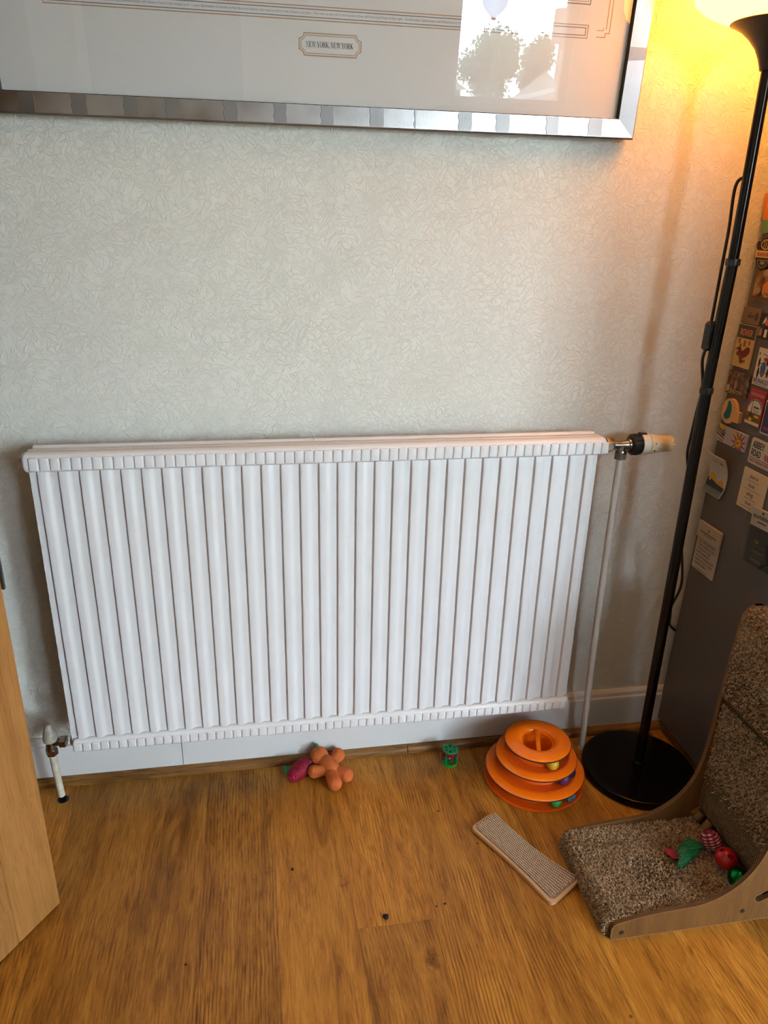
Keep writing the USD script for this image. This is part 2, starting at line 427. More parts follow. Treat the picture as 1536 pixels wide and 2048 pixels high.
# ------------------------------------------------------------------ the room
YB, XL, XR, H = -3.6, -0.48, 4.0, 2.42
struct('wall_back', bx(XL - 0.1, XR + 0.1, 0, 0.1, -0.02, H), m_wall, 'cream embossed wallpaper wall behind the radiator', 'wall')
struct('wall_left', cat_(bx(XL - 0.1, XL, YB, -1.06, 0, H), bx(XL - 0.1, XL, -0.28, 0, 0, H), bx(XL - 0.1, XL, -1.06, -0.28, 2.02, H)), m_wall, 'cream papered side wall with the doorway of the pine door', 'wall')
struct('wall_right', bx(XR, XR + 0.1, YB, 0, 0, H), m_wall, 'cream papered side wall beyond the fridge', 'wall')
W0, W1, WZ0, WZ1 = 1.65, 2.41, 1.33, 2.16            # window opening
D0, D1, DZ1 = 2.76, 3.80, 2.1                        # glazed door opening
struct('wall_front', cat_(bx(XL - 0.1, W0, YB - 0.12, YB, 0, H), bx(W0, W1, YB - 0.12, YB, 0, WZ0), bx(W0, W1, YB - 0.12, YB, WZ1, H), bx(W1, D0, YB - 0.12, YB, 0, H),
                          bx(D0, D1, YB - 0.12, YB, DZ1, H), bx(D1, XR + 0.1, YB - 0.12, YB, 0, H)), m_plaster, 'pale plaster wall with the window, opposite the radiator', 'wall')
struct('ceiling', bx(XL - 0.1, XR + 0.1, YB - 0.12, 0.1, H, H + 0.1), m_ceiling, 'white painted ceiling', 'ceiling')
struct('wall_hall', cat_(bx(-1.7, -1.6, -1.7, 0.2, 0, H), bx(-1.7, XL - 0.1, -1.7, -1.6, 0, H), bx(-1.7, XL - 0.1, 0.1, 0.2, 0, H), bx(-1.7, XL - 0.1, -1.7, 0.2, H, H + 0.1), bx(-1.7, XL - 0.1, -1.7, 0.2, -0.1, 0)), m_plaster, 'plain walls of the hall beyond the doorway', 'wall')

fl = thing('floor', 'orange-brown oak effect plank floor', 'floor', kind='structure')
part(fl, 'underlay', bx(XL - 0.1, XR + 0.1, YB - 0.12, 0.1, -0.05, -0.009), m_edge)
PW, X0 = 0.148, 0.41
i0, i1 = int(math.floor((XL - X0) / PW)), int(math.ceil((XR - X0) / PW))
for i in range(i0, i1):
    a, b = max(XL, X0 + i * PW), min(XR, X0 + (i + 1) * PW)
    start = {1: -0.507, -1: -1.02, 0: -1.31, 2: -1.15, 3: -0.86, 4: -1.22, -2: -1.2, -3: -0.95, 5: -0.97, 6: -1.3}.get(i, -random.uniform(0.3, 1.28))
    cuts = [0.0]
    y = start
    while y > YB:
        cuts.append(y)
        y -= 1.285
    cuts.append(YB)
    for k in range(len(cuts) - 1):
        part(fl, 'plank', bx(a + 0.00005, b - 0.00005, cuts[k + 1] + 0.0001, cuts[k] - 0.0001, -0.009, 0, 0.0003), planks[PV[i] if i in PV and k == 0 else (i * 2 + k * 3 + (i // 3)) % 6], smooth=False)

sk = thing('baseboard_back', 'white painted skirting board under the radiator', 'skirting board', kind='structure')
skp = Polygon([(0, 0.012), (0.018, 0.012), (0.018, 0.092), (0.016, 0.100), (0.012, 0.103), (0.011, 0.112), (0.006, 0.118), (0, 0.119)])


def run_x(poly, x0, x1):
    """profile (distance from wall, z) run along x"""
    m = trimesh.creation.extrude_polygon(poly, x1 - x0, engine='earcut')
    v = m.vertices
    m.vertices = np.stack([x0 + v[:, 2], -v[:, 0], v[:, 1]], 1)
    m.fix_normals()
    return m


part(sk, 'board', run_x(skp, XL, 0.2022), m_skirt)
part(sk, 'board', run_x(skp, 0.2038, XR), m_skirt)
tr = thing('trim_1', 'oak coloured wooden beading strip along the foot of the white skirting', 'floor beading', kind='structure')
bd = Polygon([(0.018, 0)] + [(0.018 + 0.0165 * math.cos(a) ** 0.8, 0.0185 * math.sin(a) ** 0.8) for a in np.linspace(0, np.pi / 2, 8)])
part(tr, 'beading', run_x(bd, XL, 0.7488), m_bead)
part(tr, 'beading', run_x(bd, 0.7504, XR), m_bead)

# pine door standing ajar
m_v = lambda x, y, z: np.array([x, y, z], float)
dd = np.array([-0.557, -0.8305, 0])
nn = np.array([-0.8305, 0.557, 0])
door = thing('door_1', 'bare pine panelled door standing ajar at the left', 'door', kind='structure', matrix=mat4((-0.0029, -0.3687, 0), dd, nn, (0, 0, 1)))
part(door, 'stile', bx(0.0, 0.0965, 0.0, 0.038, 0.006, 1.98, 0.0015), m_pine)
part(door, 'stile', bx(0.664, 0.76, 0.0, 0.038, 0.006, 1.98, 0.0015), m_pine)
for z0, z1 in ((0.006, 0.2), (0.78, 0.96), (1.87, 1.98)):
    part(door, 'rail', bx(0.0971, 0.6634, 0.0004, 0.0376, z0, z1, 0.001), m_pine2)
part(door, 'muntin', bx(0.34, 0.42, 0.0004, 0.0376, 0.2005, 0.7795, 0.001), m_pine)
part(door, 'muntin', bx(0.34, 0.42, 0.0004, 0.0376, 0.9605, 1.8695, 0.001), m_pine)
for x0, x1 in ((0.0971, 0.34), (0.42, 0.6634)):
    for z0, z1 in ((0.2, 0.78), (0.96, 1.87)):
        part(door, 'panel', bx(x0, x1, 0.012, 0.026, z0, z1), m_pine)

# window and glazed door in the wall behind the camera
m_upvc = plain('white_window_frame', (0.78, 0.78, 0.78), 0.35)
win = thing('window_1', 'white framed window opposite the radiator', 'window', kind='structure')
fr = []
for x0, x1, z0, z1 in ((W0, W1, WZ0, WZ0 + 0.05), (W0, W1, WZ1 - 0.05, WZ1), (W0, W0 + 0.05, WZ0, WZ1), (W1 - 0.05, W1, WZ0, WZ1)):
    fr.append(bx(x0, x1, YB - 0.10, YB - 0.03, z0, z1, 0.004))
part(win, 'window_frame', cat_(fr), m_upvc)
part(win, 'pane', bx(W0 + 0.045, W1 - 0.045, YB - 0.068, YB - 0.062, WZ0 + 0.045, WZ1 - 0.045), m_glass)
part(win, 'windowsill', bx(W0 - 0.06, W1 + 0.06, YB - 0.03, YB + 0.12, WZ0 - 0.025, WZ0, 0.005), m_upvc)
gd = thing('door_2', 'white framed glazed garden door beside the window', 'door', kind='structure')
fr = [bx(D0, D0 + 0.08, YB - 0.10, YB - 0.03, 0, DZ1, 0.004), bx(D1 - 0.08, D1, YB - 0.10, YB - 0.03, 0, DZ1, 0.004), bx(D0, D1, YB - 0.10, YB - 0.03, 0, 0.12, 0.004), bx(D0, D1, YB - 0.10, YB - 0.03, DZ1 - 0.08, DZ1, 0.004)]
part(gd, 'door_frame', cat_(fr), m_upvc)
part(gd, 'pane', bx(D0 + 0.075, D1 - 0.075, YB - 0.068, YB - 0.062, 0.115, DZ1 - 0.075), m_glass)

d3 = thing('door_3', 'dark brown panelled door in the opposite wall, mirrored in the left end of the silver frame', 'door', kind='structure')
m_dkdoor = wood('dark_door', (7.2, 1.4, 3.2), (0.05, 0.018, 0.010), (0.09, 0.034, 0.018), (0.13, 0.052, 0.026), axis='z', knots=False, rough=0.45)
part(d3, 'door_leaf', bx(-0.42, 0.42, YB + 0.002, YB + 0.02, 0.005, 2.02), m_dkdoor)
for x0, x1 in ((-0.42, -0.30), (0.30, 0.42), (-0.06, 0.06)):
    part(d3, 'stile', bx(x0, x1, YB + 0.0205, YB + 0.034, 0.005, 2.02, 0.002), m_dkdoor)
for z0, z1 in ((0.005, 0.22), (0.86, 1.02), (1.88, 2.02)):
    part(d3, 'rail', bx(-0.30, 0.30, YB + 0.0205, YB + 0.0335, z0, z1, 0.002), m_dkdoor)

# ------------------------------------------------------------------ radiator
P_ = 0.0375
rad = thing('radiator', 'white double panel radiator with vertical ridges under the picture', 'radiator', base=(0.55, -0.06, 0.157))
xs = [-0.0115, -0.011, -0.004]
for k in range(30):
    for t in (0.0, 0.0007, 0.0012, 0.0017, 0.0030, 0.0040, 0.0090, 0.0140, 0.0165, 0.0190, 0.0215, 0.0240, 0.0265, 0.0320, 0.0362, 0.0370):
        x = k * P_ + t
        if x < 1.1068:
            xs.append(x)
xs += [1.1075, 1.112, 1.1125]
xs = np.array(xs)
zs = np.array([0.172, 0.186, 0.190, 0.196, 0.204, 0.215, 0.3, 0.45, 0.6, 0.72, 0.78, 0.790, 0.796, 0.802])


def ridge(x):
    if x < 0 or x > 1.1068:
        return 0.0
    t = x % P_
    return float(np.interp(t, [0.0, 0.0007, 0.0012, 0.0030, 0.0040, 0.0140, 0.0165, 0.0190, 0.0215, 0.0240, 0.0265, 0.0362, 0.0370, 0.0375], [-0.05, -0.16, -0.10, 0.80, 1.0, 1.0, 0.93, 0.72, 0.38, 0.12, 0.0, 0.0, -0.02, -0.05]))


fade = np.interp(zs, [0.172, 0.186, 0.192, 0.206, 0.786, 0.797], [1, 1, 1, 1, 1, 0.6])
gx, gz = np.meshgrid(xs, zs)
hy = np.array([[ridge(x) for x in xs]] * len(zs)) * fade[:, None]
hy += 0.35 * (meshkit.noise(np.stack([gx * 9, gz * 5, gx * 0], -1)) - 0.5) * 0.004
yv = -0.1095 - 0.0052 * hy
nx, nz = len(xs), len(zs)
v = np.stack([gx, yv, gz], -1).reshape(-1, 3)
f = []
for a in range(nz - 1):
    for b in range(nx - 1):
        i = a * nx + b
        f += [(i, i + 1, i + nx + 1), (i, i + nx + 1, i + nx)]
front = trimesh.Trimesh(v, np.array(f), process=False)
back = bx(-0.0115, 1.1125, -0.1075, -0.098, 0.172, 0.80)
part(rad, 'front_panel', cat_(front, back), m_rad, smooth=40)


def run_profile(prof, x0, x1, inset=0.0, n=5):
    """closed (y, z) profile run along x with rounded ends"""
    p = np.asarray(prof, float)
    c = p.mean(0)
    st = [(x0 + inset * (1 - math.cos(t)), 1 - 0.35 * (1 - math.sin(t))) for t in np.linspace(0, np.pi / 2, n)] if inset else [(x0, 1.0)]
    st += [(x0 + x1 - x, s) for x, s in st[::-1]]
    v, f, k = [], [], len(p)
    for x, s in st:
        q = c + (p - c) * s
        v += [(x, a, b) for a, b in q]
    for i in range(len(st) - 1):
        for j in range(k):
            a, b = i * k + j, i * k + (j + 1) % k
            f += [(a, b, b + k), (a, b + k, a + k)]
    v += [(st[0][0], *c), (st[-1][0], *c)]
    for j in range(k):
        f += [(len(v) - 2, (j + 1) % k, j), (len(v) - 1, (len(st) - 1) * k + j, (len(st) - 1) * k + (j + 1) % k)]
    m = trimesh.Trimesh(np.array(v), np.array(f), process=False)
    m.fix_normals()
    return m


topc = [(-0.1150, 0.7985), (-0.1185, 0.8005), (-0.1190, 0.806), (-0.1190, 0.8225), (-0.1165, 0.8285), (-0.1110, 0.8325), (-0.1040, 0.8340), (-0.0960, 0.8335), (-0.0925, 0.830), (-0.0920, 0.80)]
botc = [(-0.1130, 0.1935), (-0.1175, 0.1900), (-0.1195, 0.1860), (-0.1200, 0.183), (-0.1200, 0.1655), (-0.1170, 0.1605), (-0.1110, 0.158), (-0.0960, 0.158), (-0.0920, 0.162), (-0.0920, 0.1925)]
tc = part(rad, 'top_channel', run_profile(topc, -0.0195, 1.1300, 0.008), m_rad)
bc = part(rad, 'bottom_channel', run_profile(botc, -0.0095, 1.1190, 0.010), m_rad)


def tiles(z0, z1, y, ks):
    ms = []
    for k in ks:
        xa = (k / 2 + 0.25) * P_
        ms.append(bx(xa + 0.0010, xa + P_ / 2 - 0.0010, y - 0.0032, y + 0.004, z0, z1, 0.0024))
    return ms


for m in tiles(0.8010, 0.8265, -0.1186, range(-1, 60)):
    part(rad, 'pressed_pad', m, m_rad, smooth=50)
for m in tiles(0.1635, 0.1845, -0.1197, range(-1, 59)):
    part(rad, 'pressed_pad', m, m_rad, smooth=50)
rear = [(-0.052, 0.17), (-0.052, 0.826), (-0.0535, 0.8315), (-0.0575, 0.8345), (-0.064, 0.8345), (-0.0675, 0.832), (-0.069, 0.827), (-0.069, 0.17)]
part(rad, 'rear_panel', run_profile(rear, -0.0105, 0.5215, 0.0), m_rad)
part(rad, 'rear_panel', run_profile(rear, 0.5225, 1.1225, 0.0), m_rad)
mid = [(-0.070, 0.18), (-0.070, 0.824), (-0.0715, 0.8305), (-0.078, 0.8325), (-0.0865, 0.8325), (-0.0905, 0.829), (-0.091, 0.82), (-0.091, 0.18)]
part(rad, 'top_grille', run_profile(mid, -0.0150, 1.1250, 0.0), m_rad)
part(rad, 'bleed_plug', cat_(along_x([(0, 0), (0.0105, 0), (0.0105, 0.008), (0, 0.008)], -0.0265, 6, -0.085, 0.8165), along_x([(0, 0), (0.0042, 0), (0.0042, 0.006), (0, 0.006)], -0.032, 16, -0.085, 0.8165)), m_rad)
part(rad, 'inlet_plug', along_x([(0, 0), (0.0125, 0), (0.0125, 0.016), (0.0105, 0.018), (0, 0.018)], 1.126, 24, -0.075, 0.808), m_rad)
part(rad, 'outlet_plug', along_x([(0, 0), (0.011, 0), (0.011, 0.018), (0, 0.018)], -0.024, 6, -0.075, 0.160), m_pipe_old, label='yellowed outlet plug')
part(rad, 'wall_bracket', cat_(bx(0.12, 0.16, -0.053, -0.001, 0.2, 0.28), bx(0.95, 0.99, -0.053, -0.001, 0.2, 0.28), bx(0.12, 0.16, -0.053, -0.001, 0.70, 0.78), bx(0.95, 0.99, -0.053, -0.001, 0.70, 0.78)), m_rad)

# thermostatic valve at the right
YV = -0.075
tv = thing('radiator_valve', 'ivory thermostatic valve with black collar at the top right of the radiator', 'radiator valve', base=(1.19, YV, 0.78))
ZV = 0.8065
part(tv, 'union_nut', cat_(along_x([(0, 0), (0.0105, 0), (0.0105, 0.006), (0, 0.006)], 1.1435, 24, YV, ZV), along_x([(0, 0), (0.0145, 0), (0.0155, 0.002), (0.0155, 0.013), (0.0145, 0.015), (0, 0.015)], 1.149, 6, YV, ZV)), m_brass)
part(tv, 'valve_body', cat_(along_x([(0, 0), (0.0085, 0), (0.0085, 0.018), (0.0095, 0.03), (0.0105, 0.036), (0, 0.036)], 1.163, 24, YV, ZV), rod((1.1855, YV, 0.806), (1.1855, YV, 0.788), 0.0088, 20)), m_brass)
hn = hexnut(0.0135, 0.013)
hn.apply_translation((1.1858, YV, 0.775))
part(tv, 'compression_nut', cat_(hn, lathe([(0, 0.788), (0.0115, 0.788), (0.0125, 0.791), (0.0115, 0.794), (0, 0.794)], 24, (1.1858, YV, 0))), m_brass)
part(tv, 'chrome_ring', along_x([(0, 0), (0.0125, 0), (0.0135, 0.002), (0.0135, 0.006), (0, 0.006)], 1.1985, 32, YV, ZV), m_brass)
blk = [along_x([(0, 0), (0.018, 0), (0.0225, 0.003), (0.0225, 0.020), (0.021, 0.023), (0, 0.023)], 1.2035, 40, YV, ZV)]
for a in np.linspace(0, 2 * np.pi, 40, endpoint=False):
    blk.append(bx(1.207, 1.223, YV + 0.0222 * math.cos(a) - 0.0007, YV + 0.0222 * math.cos(a) + 0.0007, ZV + 0.0222 * math.sin(a) - 0.0007, ZV + 0.0222 * math.sin(a) + 0.0007))
blk.append(bx(1.222, 1.238, YV - 0.006, YV + 0.006, ZV + 0.022, ZV + 0.0262, 0.001))
part(tv, 'collar', cat_(blk), m_black)
part(tv, 'indicator_ring', along_x([(0, 0), (0.0228, 0), (0.0235, 0.002), (0.0235, 0.016), (0.0222, 0.0178), (0, 0.0178)], 1.2265, 48, YV, ZV), m_offwhite)
hd = [along_x([(0, 0), (0.0225, 0), (0.0225, 0.004), (0.0210, 0.012), (0.0188, 0.026), (0.0176, 0.044), (0.0172, 0.052), (0.0160, 0.056), (0.012, 0.057), (0, 0.057)], 1.2448, 48, YV, ZV)]
for a in np.linspace(0, 2 * np.pi, 22, endpoint=False):
    hd.append(rod((1.294, YV + 0.0172 * math.cos(a), ZV + 0.0172 * math.sin(a)), (1.3005, YV + 0.0166 * math.cos(a), ZV + 0.0166 * math.sin(a)), 0.0014, 6))
part(tv, 'control_head', cat_(hd), m_ivory)
part(tv, 'scale_mark', cat_(bx(1.253, 1.2545, YV - 0.0216, YV - 0.0195, ZV + 0.005, ZV + 0.0075), rod((1.2525, YV - 0.0212, ZV - 0.010), (1.2525, YV - 0.019, ZV - 0.0095), 0.0016, 10), rod((1.264, YV - 0.0206, ZV - 0.004), (1.264, YV - 0.0186, ZV - 0.004), 0.001, 10)), m_blackink)

pr_ = thing('heating_pipe', 'white painted pipe from the thermostatic valve down to the floor', 'pipe', base=(1.195, -0.072, 0))
part(pr_, 'pipe_run', tube(spline([(1.1858, YV, 0.776), (1.1862, YV, 0.6), (1.189, YV + 0.001, 0.3), (1.1945, YV + 0.002, 0.08), (1.1965, YV + 0.002, 0.0)], 30), 0.0078, 16), m_pipe)
part(pr_, 'floor_collar', lathe([(0.0075, 0.008), (0.0105, 0.004), (0.012, 0.0)], 24, (1.1963, YV + 0.002, 0)), m_pipe)

# lockshield valve at the left
lv = thing('radiator_valve', 'small dusty capped valve at the bottom left of the radiator', 'radiator valve', base=(-0.066, YV, 0.125))
part(lv, 'valve_cap', lathe([(0, 0.2095), (0.0045, 0.2095), (0.0065, 0.208), (0.0080, 0.203), (0.0118, 0.190), (0.0145, 0.178), (0.0150, 0.170), (0.0140, 0.165), (0, 0.165)], 32, (-0.0665, YV, 0)), m_capgrey, label='grey tapered plastic cap')
part(lv, 'valve_body', cat_(lathe([(0, 0.167), (0.0098, 0.167), (0.0098, 0.158), (0.0110, 0.150), (0.0098, 0.142), (0, 0.142)], 24, (-0.0670, YV, 0)), along_x([(0, 0), (0.0085, 0), (0.0085, 0.02), (0, 0.02)], -0.064, 20, YV, 0.1595)), m_brass)
hn = hexnut(0.0132, 0.014)
hn.apply_translation((-0.0672, YV, 0.129))
part(lv, 'compression_nut', hn, m_brass)
part(lv, 'union_nut', along_x([(0, 0), (0.012, 0), (0.0135, 0.002), (0.0135, 0.013), (0.012, 0.015), (0, 0.015)], -0.0475, 6, YV, 0.1595), m_brass)
lp = thing('heating_pipe', 'short chipped cream pipe from the small capped valve into the floor', 'pipe', base=(-0.061, YV, 0))
part(lp, 'pipe_run', tube(spline([(-0.0672, YV, 0.13), (-0.0655, YV, 0.08), (-0.0622, YV, 0.012)], 16), 0.0076, 16), m_pipe_old)
part(lp, 'bare_end', tube([(-0.0622, YV, 0.0125), (-0.0612, YV, 0.0)], 0.0074, 16), m_blackbase, label='blackened bare pipe end')
part(lp, 'floor_hole', lathe([(0, 0.0008), (0.0125, 0.0008), (0.0125, 0.0)], 24, (-0.061, YV, 0)), m_black, label='dark hole in the floor round the pipe')

# electric socket plate at the left edge
m_chrome = plain('satin_chrome', (0.5, 0.5, 0.53), 0.3, 1.0)
so = thing('socket_plate', 'satin metal switch plate with black insert on the wall at the far left', 'wall socket', base=(-0.168, 0, 0.549))
part(so, 'plate', bx(-0.211, -0.1255, -0.0085, 0, 0.506, 0.5915, 0.002), m_chrome)
part(so, 'insert', bx(-0.205, -0.1315, -0.0105, -0.0086, 0.515, 0.5825, 0.001), m_black)
part(so, 'rocker', bx(-0.180, -0.157, -0.0135, -0.0106, 0.53, 0.568, 0.001), m_black)

# ------------------------------------------------------------------ framed picture
AL = math.radians(4.5)
PX, PY, PZ = np.array([1, 0, 0.0]), np.array([0, -math.sin(AL), math.cos(AL)]), np.array([0, -math.cos(AL), -math.sin(AL)])
pic = thing('framed_picture', 'large silver framed city print hung above the radiator', 'picture', matrix=mat4((0, -0.006, 1.402), PX, PY, PZ))
m_foil = MAT('silver_foil', {'g': ('geometry', {}), 'mm': ('vector_math', {'math_type': 'multiply', 'vector2': (900.0, 60.0, 60.0)}), 'n': ('noise_texture', {'scale': 1.0, 'detail': 3.0}),
                             'm2': ('vector_math', {'math_type': 'multiply', 'vector2': (9.0, 9.0, 9.0)}), 'n2': ('noise_texture', {'scale': 1.0, 'detail': 2.0}),
                             'rr': ('map_range', {'from_min': 0.3, 'from_max': 0.7, 'to_min': 0.24, 'to_max': 0.40}), 'b': ('bump', {'strength': 1.0, 'distance': 0.0001}),
                             'p': ('principled_bsdf', {'base_color': (0.45, 0.445, 0.46), 'metallic': 1.0})},
             [('g.position', 'mm.vector1'), ('mm.vector', 'n.vector'), ('g.position', 'm2.vector1'), ('m2.vector', 'n2.vector'), ('n2.fac', 'rr.value'), ('rr.result', 'p.roughness'), ('n.fac', 'b.height'), ('b.normal', 'p.normal')])
m_foil2 = plain('dull_foil', (0.27, 0.27, 0.28), 0.40, 1.0, bump=(700, 0.0002))
m_framedark = plain('frame_edge', (0.02, 0.018, 0.02), 0.35)
X0f, X1f, Y0f, Y1f = -0.019, 1.1412, 0.0, 0.80
prof = [(0.0, 0.0), (0.0, 0.022), (0.0012, 0.0265), (0.003, 0.0278), (0.0335, 0.0240), (0.0345, 0.0232), (0.0345, 0.0)]


def loop(a, d):
    return [(X0f + a, Y0f + a, d), (X1f - a, Y0f + a, d), (X1f - a, Y1f - a, d), (X0f + a, Y1f - a, d)]


def rail(side, pts):
    v, f = [], []
    for a, d in pts:
        L = loop(a, d)
        v += [L[side], L[(side + 1) % 4]]
    for k in range(len(pts) - 1):
        f += [(2 * k, 2 * k + 1, 2 * k + 3), (2 * k, 2 * k + 3, 2 * k + 2)]
    m = trimesh.Trimesh(np.array(v), np.array(f), process=False)
    m.invert()
    return m


prof_r = prof[:4] + [(0.0335, 0.0222), (0.0345, 0.0214), (0.0345, 0.0)]
for s in range(4):
    part(pic, 'frame_rail', rail(s, (prof_r if s % 2 else prof)[2:5]), m_foil, smooth=40)
for s in range(4):
    part(pic, 'frame_edge', cat_(rail(s, prof[:3]), rail(s, (prof_r if s % 2 else prof)[4:])), m_framedark, label='dark outer and inner frame edges')


def fx(px):
    return 0.0113 + 0.000772 * px + 9.48e-8 * px * px


for a, b in ((40, 72), (145, 176), (250, 277), (333, 362), (447, 475), (547, 572), (640, 665), (737, 765), (825, 829), (913, 940), (988, 1015), (1088, 1113), (1173, 1200)):
    t = np.linspace(0, 1, 8)
    e0 = fx(a) + 0.0012 * np.sin(t * 11 + a) + rng.normal(0, 0.0004, 8)
    e1 = fx(b) + 0.0006 * np.sin(t * 9 + b)
    ins = 0.0036 + t * 0.0292
    dep = np.interp(ins, [0.003, 0.0335], [0.0278, 0.0240])
    v, f = [], []
    for k in range(8):
        v += [(e0[k], ins[k], dep[k]), (e0[k] + 0.0006, ins[k], dep[k] + 0.0007), (e1[k] - 0.0004, ins[k], dep[k] + 0.0006), (e1[k], ins[k], dep[k])]
    for k in range(7):
        for j in range(3):
            i = 4 * k + j
            f += [(i, i + 1, i + 5), (i, i + 5, i + 4)]
    part(pic, 'foil_band', trimesh.Trimesh(np.array(v), np.array(f)[:, ::-1], process=False), m_foil2, smooth=False)
for a, b in ((0.129, 0.150),):
    v = [(X1f - 0.0334, a, 0.0226), (X1f - 0.0032, a + 0.002, 0.0281), (X1f - 0.0032, b, 0.0281), (X1f - 0.0334, b + 0.001, 0.0226)]
    part(pic, 'foil_band', trimesh.Trimesh(np.array(v), np.array([(0, 1, 2), (0, 2, 3)])), m_foil2, smooth=False)
part(pic, 'print', bx(X0f + 0.034, X1f - 0.034, Y0f + 0.034, Y1f - 0.034, 0.006, 0.010), m_print, label='off-white printed sheet')
part(pic, 'backing_board', bx(X0f + 0.005, X1f - 0.005, Y0f + 0.005, Y1f - 0.005, 0.0, 0.0058), m_fridge_back)
part(pic, 'glass', bx(X0f + 0.034, X1f - 0.034, Y0f + 0.034, Y1f - 0.034, 0.0135, 0.0150), m_glass, label='reflecting picture glass')
ZP = 0.01002


def flat(poly, mat, name, parent=pic, z=ZP, h=0.00025):
    return part(parent, name, prism(poly, h, z), mat, smooth=False)


def ring(poly, w):
    return poly.difference(poly.buffer(-w, join_style=2))


cb = sbox(0.0985, 0.1602, 1.0285, 0.1815)
flat(ring(cb, 0.0016), m_brownink, 'caption_border')
flat(ring(cb.buffer(-0.0042, join_style=2), 0.0014), m_greyink, 'caption_border')


def notched(x0, y0, x1, y1, c):
    """rectangle with scooped corners"""
    p = sbox(x0, y0, x1, y1)
    for q in ((x0, y0), (x1, y0), (x0, y1), (x1, y1)):
        p = p.difference(Point(q).buffer(c, 12))
    return p


pl = notched(0.5077, 0.1086, 0.6166, 0.1431, 0.0085)
flat(ring(pl, 0.0017), m_brownink, 'plaque_border')
flat(ring(pl.buffer(-0.0034), 0.0012), m_brownink, 'plaque_border')

# serif capitals
W_T, W_t, SR = 0.15, 0.055, 0.05


def ln(x0, y0, x1, y1, w):
    return LineString([(x0, y0), (x1, y1)]).buffer(w / 2, cap_style=2)


def serif(x, y, w=0.30):
    return sbox(x - w / 2, y - (SR if y > 0.5 else 0), x + w / 2, y + (0 if y > 0.5 else SR))


def glyph(c):
    if c == 'N':
        return unary_union([ln(0.15, 0, 0.15, 1, W_t), ln(0.72, 0, 0.72, 1, W_t), Polygon([(0.08, 1), (0.24, 1), (0.75, 0), (0.66, 0)]), serif(0.15, 0), serif(0.72, 1), serif(0.12, 1, 0.2)]), 0.88
    if c == 'E':
        return unary_union([ln(0.16, 0, 0.16, 1, W_T), ln(0.05, 0.975, 0.6, 0.975, SR), ln(0.05, 0.025, 0.63, 0.025, SR), ln(0.16, 0.52, 0.46, 0.52, SR), ln(0.58, 0.8, 0.58, 1, SR), ln(0.61, 0, 0.61, 0.22, SR), ln(0.46, 0.4, 0.46, 0.64, SR)]), 0.70
    if c == 'W':
        return unary_union([Polygon([(0.08, 1), (0.24, 1), (0.42, 0), (0.35, 0)]), ln(0.385, 0.02, 0.58, 0.95, W_t), Polygon([(0.5, 1), (0.66, 1), (0.83, 0), (0.76, 0)]), ln(0.795, 0.02, 0.98, 1, W_t), serif(0.16, 1), serif(0.58, 1), serif(0.98, 1, 0.22)]), 1.10
    if c == 'Y':
        return unary_union([ln(0.4, 0, 0.4, 0.48, W_T), Polygon([(0.06, 1), (0.24, 1), (0.47, 0.45), (0.33, 0.45)]), ln(0.42, 0.46, 0.67, 1, W_t), serif(0.4, 0), serif(0.15, 1), serif(0.67, 1, 0.24)]), 0.80
    if c == 'O':
        o = affinity.scale(Point(0.42, 0.5).buffer(0.5, 24), 0.78, 1.03)
        i = affinity.scale(Point(0.42, 0.5).buffer(0.5, 24), 0.50, 0.93)
        return o.difference(i), 0.86
    if c == 'R':
        bowl = affinity.scale(Point(0.32, 0.735).buffer(0.265, 20), 1.15, 1).difference(affinity.scale(Point(0.28, 0.735).buffer(0.215, 20), 0.95, 1)).intersection(sbox(0.16, 0, 1, 1))
        return unary_union([ln(0.16, 0, 0.16, 1, W_T), bowl, ln(0.05, 0.975, 0.3, 0.975, SR), ln(0.16, 0.49, 0.34, 0.49, SR), Polygon([(0.30, 0.5), (0.45, 0.5), (0.76, 0), (0.60, 0)]), serif(0.16, 0)]), 0.80
    if c == 'K':
        return unary_union([ln(0.16, 0, 0.16, 1, W_T), ln(0.2, 0.40, 0.66, 1, W_t), Polygon([(0.30, 0.52), (0.42, 0.66), (0.80, 0), (0.62, 0)]), serif(0.16, 0), serif(0.16, 1), serif(0.66, 1, 0.26)]), 0.84
    if c == ',':
        return Polygon([(0.06, 0.12), (0.2, 0.12), (0.2, 0.0), (0.08, -0.18), (0.12, 0.0), (0.06, 0.0)]), 0.30
    return None, 0.32


def serif_text(s, x0, x1, y, h):
    gs, x = [], 0.0
    for c in s:
        g, w = glyph(c)
        if g is not None:
            gs.append(affinity.translate(g, x, 0))
        x += w
    k = (x1 - x0) / x
    return affinity.translate(affinity.scale(unary_union(gs), k, h, origin=(0, 0)), x0, y)


flat(serif_text('NEW YORK, NEW YORK', 0.5203, 0.6020, 0.1220, 0.0082), m_blackink, 'plaque_lettering')


def text(s, h, x, y, z, width=None, bold=False, squeeze=None):
    t = meshkit.text_mesh(s, h, 0.0002, bold)
    if width:
        w = t.bounds[1][0] - t.bounds[0][0]
        t.apply_scale([width / w, 1, 1])
    t.apply_translation((x - t.bounds[0][0], y, z))
    return t


